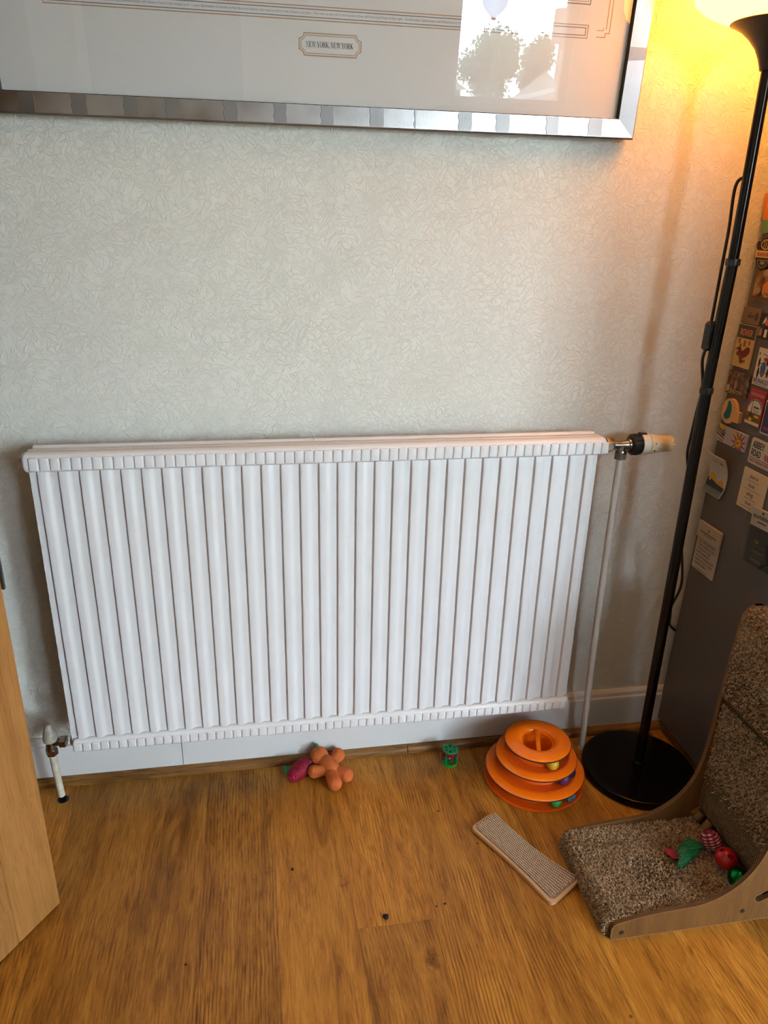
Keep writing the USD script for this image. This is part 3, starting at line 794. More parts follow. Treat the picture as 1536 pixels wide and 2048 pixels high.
cap = ('The view is taken over Lower Manhattan looking from the south with Battery Park in the foreground.  Lower Manhattan is known as the financial district, the area in which Wall Street is located.  '
       'The river on the left is the Hudson River with the East River on the right.  The Brooklyn, Manhattan and Williamsburg Bridges are visible on the East River.  The tallest buildings')
part(pic, 'caption_lettering', text(cap, 0.0034, 0.112, 0.1694, ZP, width=0.80), m_greyink, smooth=False)
bo = unary_union([sbox(1.0686, 0.170, 1.0702, 0.75), sbox(1.062, 0.176, 1.0634, 0.75), sbox(1.0625, 0.1692, 1.0702, 0.1708), sbox(1.0610, 0.163, 1.0625, 0.1708), sbox(1.045, 0.163, 1.0625, 0.1645), sbox(1.045, 0.1735, 1.058, 0.1748), sbox(1.0568, 0.1735, 1.058, 0.179)])
flat(bo, m_brownink, 'print_border')
flat(affinity.scale(bo, -1, 1, origin=(0.5611, 0)), m_brownink, 'print_border')
bp = sbox(0.62, 0.2112, 1.0270, 0.60)
flat(ring(bp, 0.0018), m_greyink, 'picture_border')
flat(ring(bp.buffer(-0.0042, join_style=2), 0.0012), m_brownink, 'picture_border')
flat(bp.buffer(-0.0072, join_style=2), m_darkphoto, 'printed_photograph')

# ------------------------------------------------------------------ floor lamp
LX, LY = 1.295, -0.177
HX, HY = 1.3025, -0.172                            # the head, on the slightly bent pole
lamp = thing('floor_lamp', 'black floor lamp with glowing bowl standing between radiator and fridge', 'floor lamp', base=(LX, LY, 0))
part(lamp, 'base', lathe([(0, 0.0), (0.1308, 0.0), (0.1333, 0.002), (0.1343, 0.006), (0.1343, 0.016), (0.1323, 0.0195), (0.1283, 0.0215), (0.09, 0.0255), (0.045, 0.0275), (0.02, 0.028), (0, 0.028)], 128, (LX, LY, 0)), m_blackbase, smooth=30)
part(lamp, 'pole', rod((LX, LY, 0.02), (LX, LY, 0.946), 0.0112, 24), m_blackgloss)
part(lamp, 'pole', rod((LX, LY, 0.945), (1.3010, LY, 1.189), 0.0104, 24), m_blackgloss)
part(lamp, 'pole', rod((1.3010, LY, 1.188), (HX, HY, 1.51), 0.0096, 24), m_blackgloss)
for z, lx in ((0.946, LX), (1.1885, 1.3010)):
    part(lamp, 'pole_collar', lathe([(0.0, z - 0.006), (0.0128, z - 0.006), (0.0132, z - 0.004), (0.0132, z + 0.004), (0.0128, z + 0.006), (0, z + 0.006)], 32, (lx, LY, 0)), m_black)
part(lamp, 'pole_collar', lathe([(0, 0.025), (0.016, 0.025), (0.0165, 0.034), (0.014, 0.038), (0, 0.038)], 32, (LX, LY, 0)), m_blackgloss)
part(lamp, 'shade_holder', lathe([(0.0, 1.502), (0.0125, 1.502), (0.0142, 1.508), (0.0185, 1.520), (0.026, 1.535), (0.0385, 1.550), (0.053, 1.5625), (0.070, 1.572), (0.0725, 1.5725), (0.070, 1.5745), (0.05, 1.565), (0.02, 1.54), (0, 1.54)], 64, (HX, HY, 0)), m_brown_black)
part(lamp, 'shade', lathe([(0.0, 1.560), (0.05, 1.568), (0.0700, 1.5735), (0.095, 1.583), (0.118, 1.594), (0.134, 1.607), (0.141, 1.625), (0.1435, 1.655), (0.1415, 1.655), (0.139, 1.627), (0.132, 1.609), (0.116, 1.597), (0.09, 1.5855), (0.05, 1.571), (0, 1.563)], 96, (HX, HY, 0)), m_glow, label='white lamp bowl, lit')
cordpts = [(1.3035, -0.156, 1.334), (1.298, -0.152, 1.328), (1.2955, -0.15, 1.31), (1.2965, -0.152, 1.26), (1.2955, -0.154, 1.21), (1.2925, -0.157, 1.13), (1.2885, -0.162, 1.079)]
cord = part(lamp, 'cord', tube(spline(cordpts, 50), 0.0030, 10), m_black)
c2 = [(1.2855, -0.165, 1.025), (1.287, -0.158, 1.0), (1.2955, -0.153, 0.975), (1.3015, -0.1515, 0.947), (1.300, -0.15, 0.90), (1.296, -0.150, 0.838), (1.2955, -0.15, 0.805), (1.303, -0.1505, 0.772), (1.304, -0.1505, 0.70), (1.3085, -0.1505, 0.63), (1.3215, -0.150, 0.590), (1.3345, -0.145, 0.545), (1.3445, -0.140, 0.484), (1.3400, -0.130, 0.441), (1.357, -0.100, 0.402), (1.386, -0.060, 0.358), (1.420, -0.014, 0.308), (1.432, -0.006, 0.295), (1.45, -0.005, 0.28)]
part(lamp, 'cord', tube(spline(c2, 110), 0.0030, 10), m_black)
sw = thing_sw = part(lamp, 'cord_switch', cat_(bx(1.2765, 1.3035, -0.173, -0.157, 1.0225, 1.079, 0.005)), m_black)
part(sw, 'rocker', cat_(bx(1.2845, 1.2955, -0.1760, -0.172, 1.036, 1.062, 0.0012)), m_blackgloss)
part(sw, 'rocker_mark', rod((1.2895, -0.1765, 1.056), (1.2895, -0.1755, 1.056), 0.0012, 10), m_offwhite)

# ------------------------------------------------------------------ fridge and what is stuck on it
TL = math.radians(1.5385)
fs, fc = math.sin(TL), math.cos(TL)
FX = 1.4313


def fpt(y, z, off=0.0):
    return np.array([FX + math.tan(TL) * (z - 0.0141) - fc * off, y, z + fs * off])


fr_m = mat4((FX, 0, 0.0141), (fc, 0, -fs), (0, 1, 0), (fs, 0, fc))
fg = thing('fridge', 'tall dark grey fridge with magnets on its side, at the right edge', 'fridge', matrix=fr_m)
part(fg, 'cabinet', bx(0, 0.595, -0.60, -0.012, 0.012, 1.76, 0.003), m_fridge)
part(fg, 'door', bx(0.0, 0.595, -0.665, -0.606, 0.75, 1.758, 0.006), m_fridge)
part(fg, 'door', bx(0.0, 0.595, -0.665, -0.606, 0.06, 0.742, 0.006), m_fridge)
part(fg, 'plinth', bx(0.01, 0.585, -0.59, -0.03, 0.003, 0.013), m_fridge_back)
for a in (0.05, 0.54):
    for b in (-0.55, -0.07):
        h0 = -0.0139 + 0.0268 * a
        part(fg, 'foot', lathe([(0, h0), (0.018, h0), (0.018, 0.004), (0, 0.004)], 20, (a, b, 0)), m_black)

# rear coil gap cover strip
COL = {}


def ink(name, col, rough=0.5):
    if name not in COL:
        COL[name] = plain('ink_' + name, col, rough)
    return COL[name]


white, cream, black = ink('white', (0.62, 0.60, 0.56)), ink('cream', (0.66, 0.56, 0.40)), ink('black', (0.012, 0.012, 0.014))
red, navy, teal = ink('red', (0.33, 0.02, 0.035)), ink('navy', (0.02, 0.03, 0.075)), ink('teal', (0.0, 0.10, 0.13))
yellow, orange, brown = ink('yellow', (0.62, 0.38, 0.03)), ink('orange', (0.55, 0.17, 0.02)), ink('brown', (0.10, 0.045, 0.02))
slate, grey, green = ink('slate', (0.035, 0.055, 0.062)), ink('grey', (0.22, 0.20, 0.18)), ink('green', (0.10, 0.24, 0.12))
sand, pale, blue, rust = ink('sand', (0.50, 0.36, 0.16)), ink('pale', (0.42, 0.40, 0.46)), ink('blue', (0.03, 0.10, 0.26)), ink('rust', (0.28, 0.08, 0.03))
magwood, tealglow = ink('magwood', (0.62, 0.38, 0.17)), ink('tealinlay', (0.0, 0.12, 0.15), 0.15)


def magnet(name, label, cat, y0, y1, z0, z1, rot=0.0, group=None):
    """frame on the fridge side: local x runs left to right, y up, z out of the panel; origin at the lower left"""
    X, Y, Z = np.array([0, -1.0, 0]), np.array([fs, 0, fc]), np.array([-fc, 0, fs])
    c, s = math.cos(rot), math.sin(rot)
    X, Y = c * X + s * Y, -s * X + c * Y
    return thing(name, label, cat, group=group, matrix=mat4(fpt(y0, z0, 0.0002), X, Y, Z)), y0 - y1, z1 - z0


def blob(pts):
    return Polygon(pts).buffer(0)


def seg(x0, y0, x1, y1, w):
    return LineString([(x0, y0), (x1, y1)]).buffer(w / 2)


def ell(x, y, a, b):
    return affinity.scale(Point(x, y).buffer(1, 14), a, b)


# 1 fruit magnet, mostly outside the frame
t, w, h = magnet('fridge_magnet', 'orange and green magnet at the top of the fridge side, cut off by the frame', 'magnet', -0.0165, -0.085, 1.236, 1.316, 0.2)
part(t, 'plate', prism(sbox(0, 0, w, h).buffer(-0.004).buffer(0.004), 0.004), orange, smooth=False)
flat(blob([(0, 0.004), (0.004, 0), (w - 0.004, 0), (w, 0.01), (w, 0.028), (w * 0.5, 0.02), (0, 0.03)]), green, 'printed_leaf', t, 0.0041)
flat(ell(0.03, 0.055, 0.018, 0.016), yellow, 'printed_fruit', t, 0.0041)
# 2 black badge
t, w, h = magnet('fridge_magnet', 'black shield-shaped badge magnet with an orange name band', 'magnet', -0.0105, -0.072, 1.165, 1.232)
sh = blob([(0.0, 0.052), (0.004, 0.058), (0.012, 0.055), (0.018, 0.063), (0.031, 0.067), (0.044, 0.063), (0.05, 0.055), (0.058, 0.058), (0.062, 0.052), (0.058, 0.028), (0.050, 0.010), (0.031, 0.0), (0.012, 0.010), (0.004, 0.028)])
part(t, 'plate', prism(sh, 0.004), black, smooth=False)
flat(blob([(0.002, 0.046), (0.006, 0.040), (0.056, 0.040), (0.060, 0.046), (0.058, 0.026), (0.004, 0.026)]), sand, 'name_band', t, 0.0041)
flat(unary_union([sbox(0.010 + 0.0072 * k, 0.029, 0.0152 + 0.0072 * k, 0.0365 - 0.001 * (k % 2)) for k in range(6)]), rust, 'band_print', t, 0.0044)
flat(ring(ell(0.031, 0.052, 0.016, 0.010), 0.002), sand, 'printed_wheel', t, 0.0041)
flat(unary_union([seg(0.025, 0.046, 0.025, 0.058, 0.0015), seg(0.031, 0.046, 0.031, 0.06, 0.0015), seg(0.037, 0.046, 0.037, 0.058, 0.0015)]), sand, 'printed_spoke', t, 0.0041)
flat(unary_union([ring(blob([(0.012, 0.022), (0.050, 0.022), (0.044, 0.010), (0.031, 0.005), (0.018, 0.010)]), 0.0015), sbox(0.024, 0.013, 0.038, 0.019)]), grey, 'printed_grille', t, 0.0041)
# 3 seascape
m_sea = MAT('printed_seascape', {'tc': ('texture_coordinate', {}), 'n': ('noise_texture', {'scale': 38.0, 'detail': 5.0, 'distortion': 0.6}), 'r': ('rgb_ramp', {'ramp': [(0.32, (0.035, 0.022, 0.016)), (0.45, (0.20, 0.09, 0.03)), (0.55, (0.36, 0.24, 0.12)), (0.68, (0.30, 0.27, 0.19))]}), 'p': ('principled_bsdf', {'roughness': 0.45})},
            [('tc.object', 'n.vector'), ('n.fac', 'r.fac'), ('r.color', 'p.base_color')])
t, w, h = magnet('fridge_magnet', 'painted seascape magnet in misty brown and orange', 'magnet', -0.0305, -0.112, 1.105, 1.169)
part(t, 'plate', bx(0, w, 0, h, 0, 0.003, 0.0006), m_sea, smooth=False)
flat(unary_union([ell(0.05, 0.030, 0.022, 0.012), ell(0.062, 0.036, 0.012, 0.008)]), orange, 'printed_sunset', t, 0.0031)
flat(blob([(0.016, 0.012), (0.024, 0.010), (0.032, 0.013), (0.029, 0.017), (0.025, 0.030), (0.023, 0.017), (0.019, 0.016)]), black, 'printed_ship', t, 0.0031)
flat(sbox(0.001, 0.001, w - 0.001, 0.010), brown, 'printed_water', t, 0.0031)
# 4 taupe magnet with diamond
taupe = ink('taupe', (0.17, 0.125, 0.095))
t, w, h = magnet('fridge_magnet', 'plain taupe magnet with small dark diamond mark, above the motoring poster magnet', 'magnet', -0.0115, -0.0725, 1.0565, 1.0905)
part(t, 'plate', bx(0, w, 0, h, 0, 0.003, 0.0006), taupe, smooth=False)
dm = blob([(0.049, 0.009), (0.055, 0.018), (0.049, 0.027), (0.043, 0.018)])
flat(dm.difference(blob([(0.049, 0.0135), (0.052, 0.018), (0.049, 0.0225), (0.046, 0.018)])), black, 'diamond_mark', t, 0.0031)
flat(unary_union([sbox(0.019 + k * 0.0035, 0.014, 0.0215 + k * 0.0035, 0.018 + 0.001 * (k % 3)) for k in range(6)] + [sbox(0.026, 0.020, 0.029, 0.025)]), brown, 'printed_crest', t, 0.0031)
# 5 motoring poster
t, w, h = magnet('fridge_magnet', 'vintage motoring poster magnet with slate heading and red car on yellow', 'magnet', -0.0115, -0.072, 0.9645, 1.0545)
part(t, 'plate', bx(0, w, 0, h, 0, 0.004, 0.0006), sand, smooth=False)
flat(sbox(0.0006, 0.062, w - 0.0006, h - 0.0006), slate, 'heading', t, 0.0041)
part(t, 'lettering', text('ROVER', 0.0125, 0.009, 0.068, 0.0045, width=0.042, bold=True), ink('coral', (0.62, 0.17, 0.09)), smooth=False)
flat(unary_union([blob([(0.009, 0.026), (0.020, 0.022), (0.026, 0.014), (0.046, 0.026), (0.054, 0.036), (0.052, 0.044), (0.042, 0.046), (0.030, 0.036), (0.018, 0.034), (0.012, 0.032)]), ell(0.0185, 0.037, 0.006, 0.005)]), ink('maroon', (0.13, 0.02, 0.015)), 'printed_car', t, 0.0041)
flat(unary_union([ell(0.031, 0.013, 0.006, 0.004), ell(0.0185, 0.046, 0.003, 0.004), seg(0.006, 0.036, 0.016, 0.042, 0.003)]), brown, 'printed_figure', t, 0.0041)
flat(unary_union([sbox(0.027, 0.045, 0.035, 0.058), sbox(0.043, 0.05, 0.05, 0.059), sbox(0.008, 0.05, 0.016, 0.06), sbox(0.036, 0.012, 0.044, 0.018)]), rust, 'printed_town', t, 0.0041)
flat(unary_union([seg(0.018, 0.027, 0.030, 0.020, 0.0012), seg(0.03, 0.036, 0.042, 0.045, 0.0012), seg(0.03, 0.018, 0.046, 0.026, 0.001)]), ink('pink', (0.5, 0.25, 0.2)), 'printed_trim', t, 0.0041)
# 6 dark colourful figure
t, w, h = magnet('fridge_magnet', 'small dark magnet with red, white and blue figure beside the motoring poster', 'magnet', -0.0785, -0.138, 1.034, 1.085)
part(t, 'plate', bx(0, w, 0, h, 0, 0.006, 0.0006), black, smooth=False)
flat(unary_union([blob([(0.010, 0.028), (0.018, 0.034), (0.020, 0.046), (0.014, 0.040)]), sbox(0.022, 0.004, 0.03, 0.02)]), white, 'printed_scarf', t, 0.0061)
flat(unary_union([blob([(0.006, 0.006), (0.014, 0.006), (0.012, 0.022), (0.008, 0.02)]), ell(0.024, 0.034, 0.006, 0.007)]), ink('pinkred', (0.5, 0.12, 0.1)), 'printed_coat', t, 0.0061)
flat(unary_union([blob([(0.014, 0.01), (0.02, 0.01), (0.018, 0.03), (0.014, 0.028)])]), navy, 'printed_figure', t, 0.0061)
flat(sbox(0.002, 0.004, 0.006, 0.024), green, 'printed_stripe', t, 0.0061)
# 7 MONACO poster
t, w, h = magnet('fridge_magnet', 'white racing poster magnet lettered MONACO in blue', 'magnet', -0.0925, -0.148, 0.9395, 1.0164)
part(t, 'plate', bx(0, w, 0, h, 0, 0.003, 0.0006), white, smooth=False)
part(t, 'lettering', text('MONACO', 0.0085, 0.004, 0.0065, 0.0032, width=0.047, bold=True), blue, smooth=False)
flat(sbox(0.008, 0.003, 0.046, 0.0042), grey, 'small_print', t, 0.0031)
flat(unary_union([ell(0.010, 0.047, 0.0028, 0.010), ell(0.012, 0.026, 0.0032, 0.011), ell(0.036, 0.052, 0.003, 0.009), ell(0.042, 0.03, 0.0032, 0.010), seg(0.010, 0.045, 0.036, 0.05, 0.0012), seg(0.012, 0.026, 0.042, 0.03, 0.0012)]), black, 'printed_wheels', t, 0.0031)
flat(blob([(0.017, 0.038), (0.022, 0.05), (0.030, 0.05), (0.034, 0.038), (0.031, 0.022), (0.026, 0.018), (0.020, 0.024)]), blue, 'printed_car', t, 0.00315)
flat(ell(0.029, 0.056, 0.006, 0.004), red, 'printed_helmet', t, 0.0034)
flat(ell(0.027, 0.026, 0.004, 0.003), red, 'printed_nose', t, 0.0034)
flat(unary_union([sbox(0.004, 0.062, 0.009, 0.068), seg(0.018, 0.066, 0.04, 0.062, 0.002)]), grey, 'printed_mark', t, 0.0031)
# 8 tapestry
m_tap = MAT('printed_tapestry', {'tc': ('texture_coordinate', {}), 'n': ('noise_texture', {'scale': 120.0, 'detail': 4.0}), 'r': ('rgb_ramp', {'ramp': [(0.36, (0.03, 0.02, 0.014)), (0.5, (0.12, 0.075, 0.055)), (0.62, (0.20, 0.13, 0.09)), (0.72, (0.30, 0.24, 0.17))]}), 'p': ('principled_bsdf', {'roughness': 0.5})},
            [('tc.object', 'n.vector'), ('n.fac', 'r.fac'), ('r.color', 'p.base_color')])
t, w, h = magnet('fridge_magnet', 'brown tapestry-like picture magnet with a small white label', 'magnet', -0.0115, -0.0845, 0.904, 0.955)
part(t, 'plate', bx(0, w, 0, h, 0, 0.004, 0.0006), m_tap, smooth=False)
flat(sbox(0.002, 0.004, 0.012, 0.018), ink('label_white', (0.42, 0.38, 0.34)), 'printed_label', t, 0.0041)
flat(blob([(0.027, 0.014), (0.034, 0.012), (0.036, 0.022), (0.033, 0.034), (0.028, 0.030)]), ink('rose', (0.34, 0.20, 0.15)), 'printed_figure', t, 0.0041)
flat(blob([(0.044, 0.010), (0.050, 0.012), (0.051, 0.036), (0.043, 0.03)]), brown, 'printed_tree', t, 0.0041)
flat(sbox(0.004, 0.024, 0.010, 0.038), brown, 'printed_tree', t, 0.0041)
flat(unary_union([seg(0.014, 0.010, 0.058, 0.009, 0.0016), seg(0.018, 0.006, 0.056, 0.005, 0.0012), seg(0.020, 0.003, 0.020, 0.014, 0.0014)]), sand, 'printed_motto', t, 0.0043)
# 9 exposition poster
t, w, h = magnet('fridge_magnet', 'red-headed tower poster magnet, a small tower over a green park', 'magnet', -0.098, -0.148, 0.857, 0.932)
part(t, 'plate', bx(0, w, 0, h, 0, 0.004, 0.0006), red, smooth=False)
part(t, 'lettering', text('EXPOSITION', 0.0055, 0.004, 0.0615, 0.0042, width=0.042, bold=True), ink('palered', (0.5, 0.28, 0.28)), smooth=False)
flat(unary_union([ell(0.025, 0.038, 0.022, 0.017), sbox(0.003, 0.010, 0.047, 0.038)]), white, 'printed_sky', t, 0.0041)
flat(ring(ell(0.025, 0.036, 0.022, 0.018), 0.002).intersection(sbox(0, 0.038, 0.06, 0.07)), teal, 'printed_arch', t, 0.0044)
flat(sbox(0.003, 0.0075, 0.047, 0.026), ink('olive', (0.12, 0.09, 0.02)), 'printed_park', t, 0.0044)
flat(blob([(0.010, 0.010), (0.0155, 0.026), (0.0165, 0.055), (0.0175, 0.026), (0.023, 0.010), (0.0165, 0.018)]), ink('towerbrown', (0.06, 0.03, 0.02)), 'printed_tower', t, 0.0047)
flat(unary_union([ell(0.018, 0.012, 0.006, 0.004), ell(0.036, 0.02, 0.008, 0.003)]), yellow, 'printed_fair', t, 0.0046)
flat(sbox(0.0008, 0.0008, 0.049, 0.0075), cream, 'printed_footer', t, 0.0042)
flat(unary_union([sbox(0.022 + 0.0045 * k, 0.036, 0.0252 + 0.0045 * k, 0.0405 - 0.0008 * (k % 2)) for k in range(4)]), slate, 'poster_print', t, 0.0044)
flat(unary_union([sbox(0.021, 0.031, 0.041, 0.0324), sbox(0.022, 0.028, 0.04, 0.0292)]), grey, 'small_print', t, 0.0044)
# 10 wooden magnet with inlay
t, w, h = magnet('fridge_magnet', 'pale wooden round magnet with a shiny teal teardrop inlay', 'magnet', -0.0165, -0.092, 0.842, 0.893)
oval = affinity.rotate(ell(0.028, 0.026, 0.026, 0.028), 0).union(sbox(0.045, 0.008, 0.066, 0.030).buffer(0.001)).difference(Point(0.001, 0.025).buffer(0.0035))
part(t, 'slice', prism(oval.simplify(0.0002), 0.008), magwood, smooth=40)
tear = dense([(0.022, 0.046), (0.0255, 0.0475), (0.033, 0.040), (0.036, 0.028), (0.034, 0.014), (0.027, 0.008), (0.018, 0.009), (0.0145, 0.015), (0.019, 0.023), (0.022, 0.034)], 0.002)
part(t, 'inlay', prism(Polygon(tear).buffer(0.001), 0.0012, 0.0078), tealglow, label='shiny teal inlay')
# 11 white edged dark magnet
t, w, h = magnet('fridge_magnet', 'dark magnet with white edge and purple print, right of the tower poster', 'magnet', -0.1535, -0.21, 0.849, 0.918)
part(t, 'plate', bx(0, w, 0, h, 0, 0.004, 0.0006), white, smooth=False)
flat(sbox(0.003, 0.003, w - 0.003, h - 0.003), navy, 'printed_field', t, 0.0041)
flat(unary_union([sbox(0.008, 0.01, 0.03, 0.016), ell(0.018, 0.05, 0.006, 0.006)]), ink('purple', (0.22, 0.03, 0.12)), 'printed_motif', t, 0.0044)
# 12 comic burst
t, w, h = magnet('fridge_magnet', 'wide comic-style magnet with yellow and red starburst on lilac', 'magnet', -0.0115, -0.1228, 0.7945, 0.833)
part(t, 'plate', bx(0, w, 0, h, 0, 0.005, 0.0006), pale, smooth=False)


def star(x, y, r0, r1, n, ph=0.0, sq=1.0):
    return blob([(x + (r1 if k % 2 else r0) * math.cos(ph + k * math.pi / n), y + sq * (r1 if k % 2 else r0) * math.sin(ph + k * math.pi / n)) for k in range(2 * n)])


cardbox = sbox(0.0008, 0.0008, w - 0.0008, h - 0.0008)
flat(star(0.086, 0.014, 0.009, 0.030, 11).intersection(cardbox), ink('deepred', (0.20, 0.012, 0.02)), 'printed_burst', t, 0.0051)
flat(star(0.086, 0.014, 0.0075, 0.013, 9).intersection(cardbox), yellow, 'printed_burst', t, 0.0054)
flat(unary_union([ell(0.084, 0.014, 0.004, 0.003), seg(0.092, 0.008, 0.098, 0.004, 0.002)]), rust, 'printed_burst', t, 0.0057)
flat(unary_union([ell(0.020, 0.034, 0.012, 0.006), blob([(0.058, 0.037), (0.068, 0.037), (0.082, 0.024), (0.076, 0.022)])]).intersection(cardbox), yellow, 'printed_cloud', t, 0.0054)
flat(unary_union([seg(0.004, 0.036 - 0.006 * k, 0.030 + 0.004 * (k % 2), 0.028 - 0.006 * k, 0.0022) for k in range(5)] + [ell(0.026, 0.016, 0.006, 0.005)]).intersection(cardbox), ink('charcoal', (0.035, 0.025, 0.03)), 'printed_streaks', t, 0.0052)
flat(unary_union([seg(0.006, 0.022, 0.040, 0.010, 0.0016), seg(0.003, 0.012, 0.044, 0.003, 0.0016)]).intersection(cardbox), white, 'printed_streaks', t, 0.0056)
# 13 street sign
t, w, h = magnet('fridge_magnet', 'white street sign magnet reading ABBEY ROAD', 'magnet', -0.1365, -0.25, 0.78, 0.835)
part(t, 'plate', prism(sbox(0, 0, w, h).buffer(-0.005).buffer(0.005), 0.003), ink('signwhite', (0.58, 0.57, 0.54)), smooth=False)
part(t, 'lettering', text('ABBEY', 0.0135, 0.006, 0.0355, 0.0032, width=0.038, bold=True), black, smooth=False)
part(t, 'lettering', text('ROAD', 0.0135, 0.006, 0.0175, 0.0032, width=0.031, bold=True), black, smooth=False)
part(t, 'lettering', cat_(text('NW8', 0.0125, 0.050, 0.0175, 0.0032, width=0.030, bold=True), text('WESTMINSTER LONDON', 0.0055, 0.005, 0.0045, 0.0032, width=0.098, bold=True)), red, label='red lettering', smooth=False)
flat(sbox(0.0005, 0.0125, w - 0.0005, 0.0135), black, 'printed_rule', t, 0.0031)


def sheet(w, h, curve, t=0.0012, n=16):
    """a thin sheet whose distance from the panel follows curve(v), v from 0 (bottom) to 1 (top)"""
    v, f = [], []
    for k in range(n + 1):
        u = k / n
        z = curve(u)
        for x in (0, w):
            v += [(x, u * h, z), (x, u * h, z + t)]
    for k in range(n):
        a = 4 * k
        for q in ((0, 2, 6, 4), (1, 5, 7, 3), (0, 4, 5, 1), (2, 3, 7, 6)):
            f += [(a + q[0], a + q[1], a + q[2]), (a + q[0], a + q[2], a + q[3])]
    e = 4 * n
    f += [(0, 1, 3), (0, 3, 2), (e, e + 2, e + 3), (e, e + 3, e + 1)]
    m = trimesh.Trimesh(np.array(v), np.array(f), process=False)
    m.fix_normals()
    return m


def bent(m, h, curve, lift):
    m = m.subdivide_to_size(0.006)
    m.vertices[:, 2] += np.array([curve(q) for q in np.clip(m.vertices[:, 1] / h, 0, 1)]) + lift
    return m


# 14 memo pad with yellow shape
t, w, h = magnet('memo_pad', 'curling white memo pad with a yellow car shape and grey foot', 'memo pad', -0.0165, -0.0835, 0.6735, 0.765)
cv = lambda u: 0.001 + 0.016 * max(0.0, (u - 0.45) / 0.55) ** 2 + 0.010 * max(0.0, (0.3 - u) / 0.3) ** 1.5
part(t, 'pad', sheet(w, h, cv, 0.003), white)
lift = 0.0031
part(t, 'printed_car', bent(prism(unary_union([ell(0.017, 0.036, 0.013, 0.012), ell(0.052, 0.028, 0.011, 0.010), blob([(0.012, 0.026), (0.05, 0.020), (0.05, 0.028), (0.02, 0.038)])]).intersection(sbox(0.001, 0.02, w - 0.001, 0.06)), 0.0002), h, cv, lift), yellow, smooth=False)
part(t, 'printed_band', bent(prism(blob([(0.0005, 0.014), (w - 0.0005, 0.014), (w - 0.0005, 0.024), (0.04, 0.025), (0.016, 0.031), (0.0005, 0.033)]), 0.0002), h, cv, lift + 0.0003), navy, smooth=False)
part(t, 'printed_foot', bent(prism(sbox(0.0005, 0.0005, w - 0.0005, 0.014), 0.0002), h, cv, lift), ink('bluegrey', (0.13, 0.17, 0.20)), smooth=False)
part(t, 'printed_mark', bent(prism(unary_union([sbox(0.045, 0.075, 0.056, 0.0775), seg(0.048, 0.079, 0.052, 0.083, 0.0014)]), 0.0002), h, cv, lift), black, smooth=False)
part(t, 'small_print', bent(prism(unary_union([sbox(0.014, 0.079, 0.042, 0.0805), sbox(0.020, 0.0755, 0.042, 0.0768)]), 0.0002), h, cv, lift), grey, smooth=False)
part(t, 'printed_window', bent(prism(ell(0.009, 0.030, 0.0035, 0.004), 0.0002), h, cv, lift + 0.0004), white, smooth=False)
# 15 dance love sing live
t, w, h = magnet('fridge_magnet', 'cream card magnet reading dance love sing live', 'magnet', -0.1325, -0.215, 0.6795, 0.768)
part(t, 'plate', bx(0, w, 0, h, 0, 0.003, 0.0006), cream, smooth=False)
le = []
for s, y, x, wd, hh in (('dance', 0.0705, 0.024, 0.028, 0.0078), ('love', 0.0515, 0.026, 0.020, 0.0078), ('sing', 0.0325, 0.026, 0.021, 0.0078), ('live', 0.0125, 0.028, 0.018, 0.0078)):
    le.append(text(s, hh, x, y, 0.0032, width=wd))
part(t, 'lettering', cat_(le), ink('softblack', (0.05, 0.045, 0.04)), smooth=False)
flat(unary_union([sbox(0.018, 0.0645, 0.058, 0.0655), sbox(0.014, 0.0455, 0.066, 0.0465), sbox(0.020, 0.0255, 0.060, 0.0265), sbox(0.016, 0.0065, 0.05, 0.0075)]), ink('warmgrey', (0.16, 0.13, 0.10)), 'small_print', t, 0.0031)
# 16 clear-covered pack
t, w, h = magnet('magnet_pack', 'clear curved pack with white header over a dark slate card', 'magnet pack', -0.2005, -0.285, 0.576, 0.703, 0.06)
part(t, 'card', bx(0, w, 0, 0.083, 0, 0.006, 0.0006), ink('deepslate', (0.028, 0.036, 0.038)), smooth=False)
part(t, 'header', bx(0, w, 0.0835, h - 0.004, 0.001, 0.0065, 0.0006), white, smooth=False)
part(t, 'lettering', text('quotable', 0.008, 0.006, 0.103, 0.0067, width=0.050, bold=True), black, smooth=False)
flat(unary_union([sbox(0.022, 0.094, 0.05, 0.0965), ell(0.035, 0.1165, 0.003, 0.003)]), black, 'small_print', t, 0.0066)
part(t, 'lettering', text('ca', 0.009, 0.024, 0.050, 0.0063), ink('lime', (0.36, 0.36, 0.10)), label='lime lettering', smooth=False)
part(t, 'lettering', cat_(text('d', 0.010, 0.018, 0.028, 0.0063), bx(0.026, 0.060, 0.028, 0.034, 0.0061, 0.0064), bx(0.020, 0.056, 0.008, 0.016, 0.0061, 0.0064)), ink('dimslate', (0.09, 0.12, 0.13)), smooth=False)
flat(unary_union([sbox(0.014, 0.044, 0.06, 0.0448), sbox(0.016, 0.022, 0.06, 0.0228)]), ink('dimslate', (0.09, 0.12, 0.13)), 'printed_rule', t, 0.0061)
cvp = lambda u: 0.0085 + 0.008 * math.sin(math.pi * min(1, max(0, (u - 0.1) / 0.9))) ** 1.0
pk = sheet(w + 0.007, h, cvp, 0.0008)
pk.apply_translation((-0.006, 0, 0))
part(t, 'cover', pk, m_clear, label='clear bulging plastic cover')
